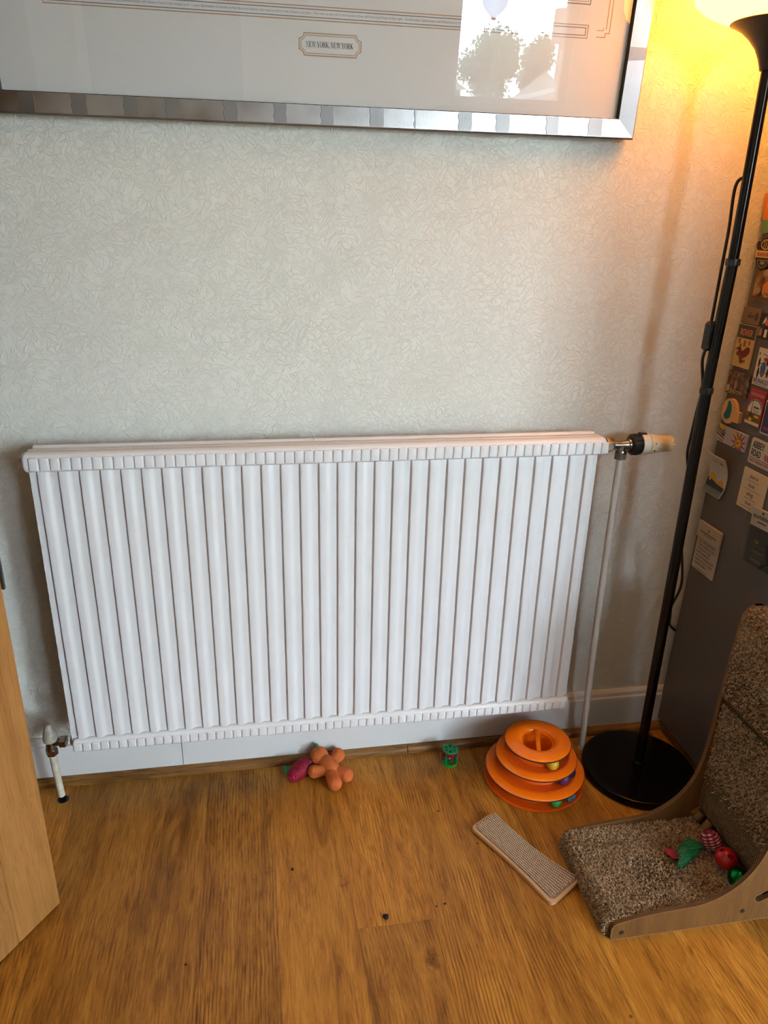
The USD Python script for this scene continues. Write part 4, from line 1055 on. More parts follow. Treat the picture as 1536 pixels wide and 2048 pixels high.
# 17 proverb card
t, w, h = magnet('fridge_magnet', 'lowest card on the fridge, white with seven typed lines under a header flap', 'magnet', -0.0245, -0.1123, 0.4785, 0.6005)
part(t, 'plate', bx(0, w, 0, 0.082, 0, 0.003, 0.0006), ink('cardwhite', (0.50, 0.44, 0.37)), smooth=False)
part(t, 'header', bx(-0.001, w + 0.001, 0.0822, h, 0.001, 0.0075, 0.001), ink('headergrey', (0.44, 0.39, 0.32)), smooth=False)
le = []
for k, s in enumerate(('OUT OF CLUTTER', 'FIND SIMPLICITY', 'FROM DISCORD', 'FIND HARMONY', 'IN THE MIDDLE OF', 'DIFFICULTY LIES', 'OPPORTUNITY')):
    le.append(text(s, 0.0052, 0.008, 0.0705 - 0.0094 * k, 0.0032, width=0.0046 * len(s), bold=False))
part(t, 'lettering', cat_(le), ink('typegrey', (0.12, 0.095, 0.075)), smooth=False)
flat(unary_union([sbox(0.012, 0.098, 0.076, 0.1005), sbox(0.028, 0.0935, 0.060, 0.0947), ell(0.044, 0.108, 0.002, 0.004)]), ink('typegrey', (0.12, 0.095, 0.075)), 'header_print', t, 0.0076)
flat(sbox(0.018, 0.0045, 0.062, 0.0056), ink('typegrey', (0.12, 0.095, 0.075)), 'small_print', t, 0.0031)

# ------------------------------------------------------------------ cat scratcher lounge
SX, SY0, SY1 = 1.021, -0.602, -0.369
m_ply = wood('scratcher_board', (0.4, 2.4, 7.2), (0.125, 0.050, 0.010), (0.160, 0.069, 0.015), (0.185, 0.084, 0.020), axis='z', knots=False, rough=0.55, fine=1.8, contrast=0.45)
m_plyedge = plain('board_edge', (0.28, 0.145, 0.062), 0.6, vary=(60, 0.12))
m_back = MAT('carpet_backing', {'g': ('geometry', {}), 'm': ('vector_math', {'math_type': 'multiply', 'vector2': (1.0, 1.0, 1.0)}),
                                'w1': ('wave_texture', {'wave_type': 'bands', 'bands_direction': 'y', 'scale': 75.0, 'distortion': 1.2, 'detail': 2.0, 'detail_scale': 3.0}),
                                'w2': ('wave_texture', {'wave_type': 'bands', 'bands_direction': 'z', 'scale': 62.0, 'distortion': 1.2, 'detail': 2.0, 'detail_scale': 3.0}),
                                'w3': ('wave_texture', {'wave_type': 'bands', 'bands_direction': 'x', 'scale': 62.0, 'distortion': 1.0}),
                                'a': ('math', {'math_type': 'multiply'}), 'r': ('rgb_ramp', {'ramp': [(0.05, (0.075, 0.045, 0.022)), (0.4, (0.30, 0.19, 0.10)), (0.9, (0.46, 0.32, 0.18))]}),
                                'b': ('bump', {'strength': 1.0, 'distance': 0.002}), 'p': ('principled_bsdf', {'roughness': 0.9, 'specular_ior_level': 0.1})},
             [('g.position', 'w1.vector'), ('g.position', 'w2.vector'), ('w1.fac', 'a.value1'), ('w2.fac', 'a.value2'), ('a.value', 'r.fac'), ('r.color', 'p.base_color'), ('a.value', 'b.height'), ('b.normal', 'p.normal')])
m_pile = MAT('carpet_pile', {'g': ('geometry', {}), 'n': ('noise_texture', {'scale': 200.0, 'detail': 2.0}), 'n2': ('noise_texture', {'scale': 16.0, 'detail': 2.0}),
                             'r': ('rgb_ramp', {'ramp': [(0.3, (0.16, 0.10, 0.058)), (0.5, (0.42, 0.29, 0.18)), (0.72, (0.68, 0.52, 0.36))]}),
                             'r2': ('rgb_ramp', {'ramp': [(0.3, (0.8, 0.76, 0.72)), (0.7, (1.05, 1.05, 1.05))]}), 'x': ('mix_color', {'blend_type': 'multiply', 'fac': 1.0}),
                             'p': ('principled_bsdf', {'roughness': 0.9, 'specular_ior_level': 0.1})},
             [('g.position', 'n.vector'), ('g.position', 'n2.vector'), ('n.fac', 'r.fac'), ('n2.fac', 'r2.fac'), ('r.color', 'x.a'), ('r2.color', 'x.b'), ('x.result', 'p.base_color')])
sc_ = thing('cat_scratcher', 'L-shaped carpeted cat scratcher with wooden side boards beside the fridge', 'cat scratcher', base=(1.2, -0.486, 0))
inner = spline([(0.012, 0.041), (0.079, 0.0525), (0.13, 0.056), (0.178, 0.0605), (0.214, 0.0735), (0.249, 0.0995), (0.273, 0.133), (0.288, 0.174), (0.297, 0.245), (0.3005, 0.34), (0.304, 0.43), (0.309, 0.505), (0.3125, 0.5417)], 70)
outl = [(0.006, 0.0), (0.0015, 0.006), (0.0005, 0.028), (0.004, 0.037)] + [tuple(q) for q in inner] + [(0.319, 0.555), (0.333, 0.565), (0.350, 0.565), (0.366, 0.552), (0.372, 0.53), (0.3715, 0.05), (0.366, 0.012), (0.352, 0.0)]
side = Polygon(outl)
slot = LineString([(0.300, 0.0565), (0.335, 0.0745)]).buffer(0.0095)
side = side.difference(slot)


def uz(poly, y0, th):
    """a board cut to a profile in the x-z plane, from y0 towards -y"""
    m = prism(poly, th)
    v = m.vertices.copy()
    m.vertices = np.stack([SX + v[:, 0], y0 - v[:, 2], v[:, 1]], 1)
    m.fix_normals()
    return m


for y0, out in ((SY0 + 0.008, -1), (SY1, 1)):
    sp_ = part(sc_, 'side_board', uz(side, y0, 0.008), m_ply, smooth=20)
    part(sp_, 'edge_banding', uz(side.difference(side.buffer(-0.0011)), y0 + 0.0004, 0.0088), m_plyedge, label='paler cut board edge', smooth=20)
    yy = y0 - 0.008 if out < 0 else y0
    for u, z in ((0.0228, 0.0165), (0.2694, 0.0285), (0.34, 0.30), (0.345, 0.50)):
        part(sp_, 'screw_cap', rod((SX + u, yy + 0.003 * out * -1, z), (SX + u, yy + 0.0009 * out, z), 0.0046, 20), m_black)
ya, yb = SY0 + 0.0085, SY1 - 0.0085
seatp = Polygon([(-0.003, 0.006), (-0.0055, 0.012), (-0.0055, 0.030), (-0.002, 0.038), (0.006, 0.0415), (0.30, 0.0415), (0.30, 0.005), (0.0, 0.004)])
part(sc_, 'seat_pad', uz(seatp, yb, yb - ya), m_back)
lowp = Polygon([(0.3085, 0.068), (0.3035, 0.078), (0.303, 0.11), (0.3055, 0.2), (0.3085, 0.335), (0.311, 0.342), (0.33, 0.342), (0.33, 0.066)])
part(sc_, 'back_pad', uz(lowp, yb, yb - ya), m_back)
upp = Polygon([(0.309, 0.350), (0.3035, 0.3555), (0.3015, 0.365), (0.3065, 0.46), (0.3125, 0.538), (0.320, 0.553), (0.334, 0.5615), (0.350, 0.561), (0.362, 0.55), (0.362, 0.348)])
part(sc_, 'back_pad', uz(upp, yb, yb - ya), m_back)
part(sc_, 'back_board', uz(sbox(0.331, 0.03, 0.362, 0.347), yb, yb - ya), m_ply)
for u, y in ((0.300, -0.3795), (0.3045, -0.408)):
    part(sc_, 'dowel', rod((SX + u, y, 0.035), (SX + u + 0.012, y - 0.004, 0.062), 0.0092, 20), m_plyedge)

# pile: bent tufts, one mesh
rp = np.random.default_rng(21)


def tufts(p, nrm, tang, ln_, wd):
    n = len(p)
    side_ = np.cross(nrm, tang)
    a = rp.uniform(0, 2 * np.pi, n)
    lean = np.cos(a)[:, None] * tang + np.sin(a)[:, None] * side_
    b = rp.uniform(0.2, 0.95, n)[:, None]
    mid = p + nrm * ln_[:, None] * 0.55 + lean * ln_[:, None] * b * 0.35
    tip = p + nrm * ln_[:, None] + lean * ln_[:, None] * b
    v = []
    for q, r in ((p - nrm * 0.0004, 1.0), (mid, 1.1)):
        for k in range(3):
            t = a + k * 2.0944
            v.append(q + (np.cos(t)[:, None] * tang + np.sin(t)[:, None] * side_) * wd[:, None] * r)
    for k in range(3):
        t = a + k * 2.0944 + 0.5
        v.append(tip + (np.cos(t)[:, None] * tang + np.sin(t)[:, None] * side_) * wd[:, None] * 0.75)
    V = np.stack(v, 1).reshape(-1, 3)
    tri = []
    for L in (0, 3):
        for k in range(3):
            i, j = L + k, L + (k + 1) % 3
            tri += [(i, j, j + 3), (i, j + 3, i + 3)]
    tri.append((6, 7, 8))
    F = (np.array(tri)[None] + (np.arange(n) * 9)[:, None, None]).reshape(-1, 3)
    return V, F


def pile_on(prof, step, keep, length):
    """tufts over a strip: prof are (u, z) points of the pad's outline"""
    prof = np.array(prof, float)
    seg_ = np.diff(prof, axis=0)
    L = np.linalg.norm(seg_, axis=1)
    tot = L.sum()
    n = int(tot * (yb - ya) / step ** 2)
    s = rp.uniform(0, tot, n)
    yv_ = rp.uniform(ya + 0.001, yb - 0.001, n)
    cum = np.r_[0, np.cumsum(L)]
    k = np.clip(np.searchsorted(cum, s, 'right') - 1, 0, len(L) - 1)
    t = (s - cum[k]) / L[k]
    uv = prof[k] + t[:, None] * seg_[k]
    ok = keep(uv, yv_) > rp.uniform(0, 1, n)
    uv, yv_, k = uv[ok], yv_[ok], k[ok]
    d = seg_[k] / L[k][:, None]
    nr = np.stack([-d[:, 1], 0 * d[:, 0], d[:, 0]], 1)
    tg = np.tile([0, 1.0, 0], (len(uv), 1))
    p = np.stack([SX + uv[:, 0], yv_, uv[:, 1]], 1)
    ln_ = length * rp.uniform(0.6, 1.15, len(uv))
    return tufts(p, nr, tg, ln_, rp.uniform(0.0010, 0.0016, len(uv)))


def worn(uv, y, su, sy, ru, ry):
    return np.clip(((uv[:, 0] - su) / ru) ** 2 + ((y - sy) / ry) ** 2, 0.38, 1)


def wornz(uv, z0, z1):
    return np.clip((uv[:, 1] - z0) / (z1 - z0), 0, 1)


sets = [pile_on([(-0.003, 0.006), (-0.0055, 0.012), (-0.0055, 0.030), (-0.002, 0.038), (0.006, 0.0415), (0.294, 0.0415)], 0.00195, lambda uv, y: worn(uv, y, 0.135, -0.505, 0.060, 0.045), 0.0062),
        pile_on([(0.303, 0.11), (0.3055, 0.2), (0.3085, 0.335), (0.311, 0.342)], 0.0023, lambda uv, y: wornz(uv, 0.14, 0.24) * 0.85, 0.0045),
        pile_on([(0.3015, 0.365), (0.3065, 0.46), (0.3125, 0.538), (0.320, 0.553), (0.334, 0.5615), (0.350, 0.561), (0.362, 0.55)], 0.0022, lambda uv, y: 0.25 + 0.75 * wornz(uv, 0.385, 0.47), 0.0055)]
V, F, o = [], [], 0
for a, b in sets:
    V.append(a)
    F.append(b + o)
    o += len(a)
part(sc_, 'carpet_pile', trimesh.Trimesh(np.concatenate(V), np.concatenate(F), process=False), m_pile, label='speckled beige carpet pile', smooth=False, kind='stuff')

# ------------------------------------------------------------------ toys
# track tower
TX, TY = 1.0345, -0.1595
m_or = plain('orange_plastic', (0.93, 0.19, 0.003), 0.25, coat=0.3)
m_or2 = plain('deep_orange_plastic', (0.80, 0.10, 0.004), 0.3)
m_rimline = plain('rim_underside', (0.07, 0.03, 0.015), 0.4)
tw = thing('ball_tower', 'three-tier orange ball track tower, a cat toy, beside the lamp base', 'cat toy', base=(TX, TY, 0))
tiers = [(0.1172, 0.0, 0.0335), (0.0960, 0.0335, 0.0715), (0.0778, 0.0715, 0.1105)]
for k, (R, z0, z1) in enumerate(tiers):
    Rn = tiers[k + 1][0] if k < 2 else None
    w_in = R - 0.030                                   # channel wall
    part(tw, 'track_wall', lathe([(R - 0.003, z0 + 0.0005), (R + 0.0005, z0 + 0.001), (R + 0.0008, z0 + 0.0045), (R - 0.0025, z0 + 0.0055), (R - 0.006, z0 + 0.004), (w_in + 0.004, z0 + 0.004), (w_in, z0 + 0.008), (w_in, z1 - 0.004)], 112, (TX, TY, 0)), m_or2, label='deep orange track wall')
    ri = (Rn - 0.004) if Rn else 0.0370
    zr = z1 + 0.0055 if Rn else z1 + 0.0025
    if Rn:
        top = [(R - 0.004, z1 - 0.0045), (R - 0.001, z1 - 0.0042), (R, z1 - 0.0025), (R - 0.0012, z1 - 0.0005), (R - 0.004, z1 + 0.001), (R - 0.014, z1 + 0.003), (ri, z1 + 0.0035)]
    else:
        top = [(R - 0.004, z1 - 0.0045), (R - 0.001, z1 - 0.0042), (R, z1 - 0.0025), (R - 0.0012, z1 - 0.0005), (R - 0.004, z1 + 0.0012), (R - 0.016, z1 + 0.0042), (0.052, z1 + 0.0048), (0.043, z1 + 0.0025), (0.0385, z1 - 0.002), (0.0375, z1 - 0.006), (0.0350, z1 - 0.0062), (0.0345, z1 - 0.010), (0.0350, z1 - 0.020), (0.0335, z1 - 0.022), (0.0345, z1 - 0.032), (0.0330, z1 - 0.034), (0.034, z1 - 0.046), (0.032, 0.02), (0.0, 0.018)]
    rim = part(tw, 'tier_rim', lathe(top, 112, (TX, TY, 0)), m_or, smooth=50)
    part(rim, 'rim_line', lathe([(R - 0.0045, z1 - 0.0050), (R - 0.0008, z1 - 0.0049), (R + 0.0006, z1 - 0.0040), (R + 0.0007, z1 - 0.0018), (R - 0.0004, z1 - 0.0010)], 112, (TX, TY, 0)), m_rimline, label='dark line under the rim')
a = math.radians(73)
bar = bx(-0.0392, 0.0392, -0.0050, 0.0050, 0.1060, 0.1118, 0.0012)
bar.apply_transform(trimesh.transformations.rotation_matrix(a, [0, 0, 1]))
bar.apply_translation((TX, TY, 0))
part(tw, 'cross_bar', bar, m_or)


def fuzzball(p, r, mat, name, label, cat='ball', group=None):
    s = trimesh.creation.icosphere(4, r)
    s.apply_translation(p)
    t = thing(name, label, cat, base=(p[0], p[1], p[2] - r), group=group)
    part(t, 'shell', s, mat)
    return t


for nm, px_, r_, z_, col, lab in (('green', -83, 0.1045, 0.0205, (0.03, 0.30, 0.06), 'bright green ball in the lowest track of the orange tower'),
                                  ('blue', -61, 0.1045, 0.0205, (0.06, 0.17, 0.32), 'pale blue ball in the lowest track of the orange tower'),
                                  ('purple', -61, 0.0835, 0.0545, (0.11, 0.012, 0.10), 'purple ball in the middle track of the orange tower'),
                                  ('darkblue', -42, 0.0835, 0.0545, (0.012, 0.014, 0.06), 'dark blue ball in the middle track of the orange tower'),
                                  ('yellow', -78, 0.0655, 0.0925, (0.62, 0.36, 0.01), 'yellow ball in the top track of the orange tower')):
    ar = math.radians(px_)
    fuzzball((TX + r_ * math.cos(ar), TY + r_ * math.sin(ar), z_), 0.0150 if nm != 'yellow' else 0.0148, plain('ball_' + nm, col, 0.45), 'track_ball', lab)

# scratch mat
mtp = thing('scratch_mat', 'woven beige scratch mat with tan binding, lying on the floor by the cat scratcher', 'scratch mat', base=(0.925, -0.39, 0))
m_jute = plain('brown_weave', (0.27, 0.17, 0.105), 0.9, bump=(900, 0.0006), vary=(140, 0.25))
m_stitch = plain('pale_cord', (0.76, 0.64, 0.48), 0.9, vary=(200, 0.15))
m_bind = plain('tan_binding', (0.60, 0.35, 0.175), 0.85, bump=(1200, 0.0003))
A_, B_, C_, D_ = np.array([0.8985, -0.2670]), np.array([0.8355, -0.3035]), np.array([0.9400, -0.5180]), np.array([1.0170, -0.4760])


def mat_pt(u, v):
    """u along the mat, v across (0 = binding side), both 0..1"""
    q = (1 - u) * ((1 - v) * B_ + v * A_) + u * ((1 - v) * C_ + v * D_)
    perp = (A_ - B_) / np.linalg.norm(A_ - B_)
    q = q + perp * (0.006 * math.sin(math.pi * u) * (1 - v) - 0.007 * math.sin(math.pi * u) * v)
    z = 0.0045 + 0.010 * u ** 4 * v + 0.004 * (1 - u) ** 3
    return q, z


ol = sbox(0, 0, 1, 1)
NU, NV = 60, 22


def slab(u0, u1, v0, v1, th, nu, nv, crown=0.0, corner=0.0):
    top, botm = [], []
    us, vs = np.linspace(u0, u1, nu), np.linspace(v0, v1, nv)
    for u in us:
        for v in vs:
            uu, vv = u, v
            if corner:                                  # round the corners: pull points in
                du, dv = min(u - u0, u1 - u) * 0.245, min(v - v0, v1 - v) * 0.08
                if du < corner and dv < corner:
                    e = np.array([corner - du, corner - dv])
                    L = np.linalg.norm(e)
                    m = e.max()
                    e2 = e * (m / L if L > 0 else 1)
                    du2, dv2 = corner - e2[0], corner - e2[1]
                    uu = u0 + du2 / 0.245 if u - u0 < u1 - u else u1 - du2 / 0.245
                    vv = v0 + dv2 / 0.08 if v - v0 < v1 - v else v1 - dv2 / 0.08
            q, z = mat_pt(uu, vv)
            e = min(min(u - u0, u1 - u) * 3.0, min(v - v0, v1 - v)) if crown else 1
            c = crown * math.sqrt(min(1, max(0, e) * 4)) if crown else 0
            top.append((*q, z + th + c))
            botm.append((*q, max(0.0005, z - 0.004)))
    v = np.array(top + botm)
    f, N = [], nu * nv
    for i in range(nu - 1):
        for j in range(nv - 1):
            a0 = i * nv + j
            f += [(a0, a0 + nv, a0 + nv + 1), (a0, a0 + nv + 1, a0 + 1)]
            f += [(N + a0, N + a0 + nv + 1, N + a0 + nv), (N + a0, N + a0 + 1, N + a0 + nv + 1)]
    edge = [i * nv for i in range(nu)] + [(nu - 1) * nv + j for j in range(1, nv)] + [i * nv + nv - 1 for i in range(nu - 2, -1, -1)] + [j for j in range(nv - 2, 0, -1)]
    for k in range(len(edge)):
        a0, b0 = edge[k], edge[(k + 1) % len(edge)]
        f += [(a0, N + a0, N + b0), (a0, N + b0, b0)]
    m = trimesh.Trimesh(v, np.array(f), process=False)
    m.fix_normals()
    return m


part(mtp, 'binding', slab(0, 1, 0, 1, 0.0035, 50, 30, 0.0015, 0.012), m_bind, smooth=60)
part(mtp, 'woven_panel', slab(0.018, 0.982, 0.085, 0.992, 0.0048, 60, 24, 0.0022, 0.010), m_jute, smooth=60)
st = []
unit = trimesh.creation.icosphere(1, 1.0)
rows, colsn = 13, 52
for r_ in range(rows):
    for c_ in range(colsn):
        u, v = 0.032 + 0.935 * (c_ + 0.5 * (r_ % 2)) / colsn, 0.125 + 0.845 * r_ / (rows - 1)
        q, z = mat_pt(u, v)
        d = C_ - B_
        s = unit.copy()
        s.apply_scale([0.00165, 0.00125, 0.0013])
        s.apply_transform(trimesh.transformations.rotation_matrix(math.atan2(d[1], d[0]), [0, 0, 1]))
        s.apply_translation((*q, z + 0.0068))
        st.append(s)
part(mtp, 'stitches', cat_(st), m_stitch, label='rows of pale cord stitches', kind='stuff')

# orange soft toy
m_plush = plain('orange_cotton', (0.58, 0.135, 0.03), 0.9, bump=(500, 0.0004), vary=(60, 0.12))
m_felt = plain('green_felt', (0.02, 0.21, 0.07), 0.9)
so_ = thing('soft_toy', 'orange five-limbed stuffed soft toy leaning on the wooden beading', 'soft toy', base=(0.55, -0.085, 0))
bodyc = np.array([0.5495, -0.079, 0.021])
limbs = [capsule(bodyc + (0.003, -0.006, 0.0), bodyc + (-0.008, 0.012, 0.003), 0.0205, 0.0195),
         capsule((0.5355, -0.060, 0.026), (0.527, -0.050, 0.029), 0.0150, 0.0195), Manifold.sphere(0.0225, 24).translate([0.5265, -0.047, 0.030]),
         capsule((0.558, -0.066, 0.024), (0.573, -0.047, 0.027), 0.0110, 0.0165),
         capsule((0.541, -0.087, 0.018), (0.5110, -0.0855, 0.017), 0.0115, 0.0160),
         capsule((0.560, -0.088, 0.018), (0.586, -0.1075, 0.0165), 0.0120, 0.0168),
         capsule((0.5495, -0.098, 0.018), (0.5555, -0.1325, 0.0170), 0.0135, 0.0175)]
sm_ = smoothed(limbs, 0.004, 6)
nv_ = meshkit.fbm(sm_.vertices * 70, 3)
sm_.vertices += sm_.vertex_normals * (0.0022 * (nv_ - 0.5))[:, None]
sm_.vertices[:, 2] -= sm_.vertices[:, 2].min() - 0.0002
part(so_, 'stuffed_body', sm_, m_plush, smooth=True)
part(so_, 'tag', tube(spline([(0.5235, -0.036, 0.045), (0.521, -0.030, 0.050), (0.516, -0.029, 0.049)], 8), [0.0042] * 7 + [0.001], 8), m_felt, label='small green felt tag')
for (p, q, r_) in (((0.5395, -0.0655, 0.026), (-0.65, 0.75, 0.15), 0.0152), ((0.5445, -0.0865, 0.0185), (-1, 0.05, 0), 0.0118), ((0.5610, -0.0885, 0.0185), (0.8, -0.6, 0), 0.0120), ((0.5505, -0.1010, 0.0185), (0.15, -1, 0), 0.0138)):
    q = np.array(q) / np.linalg.norm(q)
    e1 = np.cross(q, [0, 0, 1.0])
    e1 /= np.linalg.norm(e1)
    e2 = np.cross(q, e1)
    tt = np.linspace(0, np.pi, 20)
    ringp = np.array(p) + r_ * (np.cos(tt)[:, None] * e1 + np.abs(np.sin(tt))[:, None] * np.array([0, 0, 1.0]))
    part(so_, 'seam', tube(ringp, 0.0007, 6), plain('seam_thread', (0.40, 0.09, 0.02), 0.9) if 'seam' not in COL else COL['seam'], label='stitched crease at a limb')

# crimson wound toy
m_crim = MAT('crimson_raffia', {'g': ('geometry', {}), 'n': ('noise_texture', {'scale': 300.0, 'detail': 2.0}), 'r': ('rgb_ramp', {'ramp': [(0.35, (0.16, 0.002, 0.012)), (0.7, (0.42, 0.010, 0.05))]}), 'p': ('principled_bsdf', {'roughness': 0.35})},
             [('g.position', 'n.vector'), ('n.fac', 'r.fac'), ('r.color', 'p.base_color')])
be = thing('cat_toy', 'crimson raffia wound berry toy with green felt leaf under the orange soft toy', 'cat toy', base=(0.475, -0.075, 0))
p0, p1 = np.array([0.4495, -0.1035, 0.0155]), np.array([0.501, -0.0475, 0.0175])
ax = (p1 - p0) / np.linalg.norm(p1 - p0)
t = np.linspace(0, 1, 140)
rr = 0.0192 * np.sqrt(np.clip(1 - np.abs(2 * t - 1.08) ** 2.3 / 1.2, 0.0, 1)) * np.clip(t * 9, 0.1, 1) ** 0.5 * (1 + 0.07 * np.sin(t * 2 * np.pi * 14))
rr[0] = rr[-1] = 0.0008
bm = tube(p0 + t[:, None] * (p1 - p0), np.maximum(rr, 0.0008), 32)
bm.vertices[:, 2] = np.maximum(bm.vertices[:, 2], 0.0003)
part(be, 'wound_body', bm, m_crim, smooth=50)
leaf = pillow(dense([(0.4375, -0.0530), (0.4480, -0.0560), (0.4600, -0.0680), (0.4590, -0.0790), (0.4480, -0.0800), (0.4400, -0.0840), (0.4410, -0.0700)], 0.003), 0.018, 0.0022)
part(be, 'felt_leaf', leaf, m_felt, label='green felt leaf')

# green and red cage roller
m_gp = plain('green_plastic', (0.0, 0.19, 0.055), 0.3)
m_gp2 = plain('bright_green_plastic', (0.0, 0.28, 0.03), 0.3)
m_rp = plain('dark_red_plastic', (0.17, 0.004, 0.014), 0.3)
cg = thing('bell_cage', 'small green and red plastic cage toy with a bell, standing by the beading', 'cat toy', base=(0.8455, -0.0800, 0))
cx, cy = 0.8455, -0.0800


def wheel(z, r, th=0.0035):
    g = Point(0, 0).buffer(r, 24)
    for k in range(6):
        a = k * np.pi / 3 + 0.3
        g = g.difference(Polygon([(0.0045 * math.cos(a), 0.0045 * math.sin(a)), (0.78 * r * math.cos(a - 0.26), 0.78 * r * math.sin(a - 0.26)), (0.78 * r * math.cos(a + 0.26), 0.78 * r * math.sin(a + 0.26))]))
    m = prism(g, th, z)
    m.apply_translation((cx, cy, 0))
    return m


part(cg, 'end_wheel', wheel(0.0, 0.0192), m_gp2)
part(cg, 'end_wheel', wheel(0.0385, 0.0192), m_gp)
part(cg, 'rim', lathe([(0.0170, 0.001), (0.0195, 0.001), (0.0198, 0.006), (0.0175, 0.0065), (0.0170, 0.001)], 40, (cx, cy, 0)), m_gp2)
part(cg, 'red_band', lathe([(0.0165, 0.0285), (0.0190, 0.0285), (0.0192, 0.0375), (0.0165, 0.0378), (0.0165, 0.0285)], 40, (cx, cy, 0)), m_rp)
for k in range(6):
    a = k * np.pi / 3 + 0.75
    part(cg, 'cage_bar', bx(cx + 0.0175 * math.cos(a) - 0.0018, cx + 0.0175 * math.cos(a) + 0.0018, cy + 0.0175 * math.sin(a) - 0.0018, cy + 0.0175 * math.sin(a) + 0.0018, 0.004, 0.0386, 0.0006), m_gp if k % 2 else m_rp)
bl = Manifold.sphere(0.0062, 32).translate([cx - 0.001, cy - 0.004, 0.0170]) - Manifold.cube([0.02, 0.0012, 0.02], True).translate([cx - 0.001, cy - 0.004, 0.010])
part(cg, 'bell', bl, plain('bell_steel', (0.7, 0.7, 0.7), 0.15, 1.0))
part(cg, 'axle', rod((cx, cy, 0.003), (cx, cy, 0.0385), 0.0018, 10), m_rp)

# green turtle-like toy
CZ = 0.0480                                             # top of the pile on the seat
m_sis = MAT('green_raffia', {'g': ('geometry', {}), 'n': ('noise_texture', {'scale': 240.0, 'detail': 2.0}), 'r': ('rgb_ramp', {'ramp': [(0.35, (0.0, 0.07, 0.022)), (0.7, (0.015, 0.22, 0.085))]}), 'p': ('principled_bsdf', {'roughness': 0.4})},
            [('g.position', 'n.vector'), ('n.fac', 'r.fac'), ('r.color', 'p.base_color')])
m_rfelt = plain('red_felt', (0.30, 0.010, 0.016), 0.9)
fi = thing('cat_toy', 'green raffia fish toy with red felt tail on the carpet seat', 'cat toy', base=(1.24, -0.48, CZ))
fo = dense([(1.2191, -0.4762), (1.2402, -0.4558), (1.2601, -0.4515), (1.2738, -0.4577), (1.2806, -0.4752), (1.2621, -0.4886), (1.2274, -0.507), (1.2023, -0.5187), (1.2002, -0.5107), (1.2125, -0.4951)], 0.002)
fb = pillow(fo, CZ + 0.0135, 0.013, 14, 0.15)
d = np.array([0.62, 0.78])
ph = (fb.vertices[:, :2] @ np.array([-0.45, 0.89])) * 2 * np.pi / 0.0042
fb = fb.subdivide_to_size(0.0025)
ph = (fb.vertices[:, :2] @ np.array([-0.35, 0.94])) * 2 * np.pi / 0.0044
fb.vertices += fb.vertex_normals * (0.0005 * np.sin(ph))[:, None]
part(fi, 'raffia_body', fb, m_sis, smooth=True)
part(fi, 'felt_tail', pillow(dense([(1.1985, -0.4655), (1.2045, -0.4620), (1.2215, -0.4746), (1.2150, -0.4920), (1.2043, -0.4905), (1.1960, -0.4760)], 0.003), CZ + 0.010, 0.0045), m_rfelt, label='red felt tail')
part(fi, 'felt_fin', pillow(dense([(1.2400, -0.4490), (1.2563, -0.4490), (1.2520, -0.4580), (1.2396, -0.4590)], 0.003), CZ + 0.012, 0.002), m_rfelt, label='red felt fin')
part(fi, 'felt_fin', pillow(dense([(1.2640, -0.4480), (1.2720, -0.4500), (1.2700, -0.4590), (1.2620, -0.4570)], 0.003), CZ + 0.011, 0.002), m_rfelt, label='red felt fin')
part(fi, 'eye', rod((1.2100, -0.4975, CZ + 0.0165), (1.2090, -0.4985, CZ + 0.0195), 0.0022, 12), m_black)

# balls lodged in the gap
m_stripe = MAT('striped_cord', {'g': ('geometry', {}), 'r0': ('vector_rotate', {'rotate_type': 'euler_xyz', 'rotation': (0.5, 0.3, 0.6)}), 'w': ('wave_texture', {'wave_type': 'bands', 'bands_direction': 'z', 'scale': 62.0, 'distortion': 2.0, 'detail': 2.0, 'detail_scale': 3.0}),
                                'w2': ('wave_texture', {'wave_type': 'bands', 'bands_direction': 'x', 'scale': 26.0, 'distortion': 2.0, 'detail': 1.0}),
                                'r': ('rgb_ramp', {'ramp': [(0.0, (0.02, 0.008, 0.012)), (0.3, (0.22, 0.008, 0.03)), (0.72, (0.30, 0.012, 0.04)), (0.82, (0.50, 0.36, 0.33)), (1.0, (0.6, 0.5, 0.45))]}),
                                'a': ('math', {'math_type': 'multiply_add', 'value2': 0.35}), 's': ('math', {'math_type': 'multiply', 'value2': 0.72}), 'b': ('bump', {'strength': 1.0, 'distance': 0.002}), 'p': ('principled_bsdf', {'roughness': 0.6})},
               [('g.position', 'r0.vector'), ('r0.vector', 'w.vector'), ('r0.vector', 'w2.vector'), ('w.fac', 's.value1'), ('w2.fac', 'a.value1'), ('s.value', 'a.value3'), ('a.value', 'r.fac'), ('r.color', 'p.base_color'), ('w.fac', 'b.height'), ('b.normal', 'p.normal')])
BZ = CZ + 0.0205
s = trimesh.creation.icosphere(5, 0.0205)
s.apply_scale([1, 1.22, 0.98])
s.apply_translation((1.3005, -0.4690, BZ))
t = thing('cat_toy', 'red, white and black cord wound ball in the gap of the scratcher', 'cat toy', base=(1.3005, -0.469, CZ))
part(t, 'cord_ball', s, m_stripe, smooth=True)
m_redb = plain('red_ball_plastic', (0.36, 0.008, 0.010), 0.22)
rb = Manifold.sphere(0.0218, 64)
for dvec, rr_ in (((-0.45, 0.25, 0.85), 0.0046), ((-0.10, -0.55, 0.80), 0.0050)):
    dvec = np.array(dvec) / np.linalg.norm(dvec)
    rb = rb - capsule(dvec * 0.0165, dvec * 0.03, rr_, rr_)
t = thing('cat_toy', 'shiny red plastic ball with holes, between the cord ball and the green ball', 'cat toy', base=(1.3030, -0.5165, CZ))
part(t, 'ball_shell', rb.translate([1.3030, -0.5165, CZ + 0.0218]), m_redb, smooth=30)
m_gfoil = plain('green_mirror_plastic', (0.0, 0.10, 0.016), 0.10, 0.9)
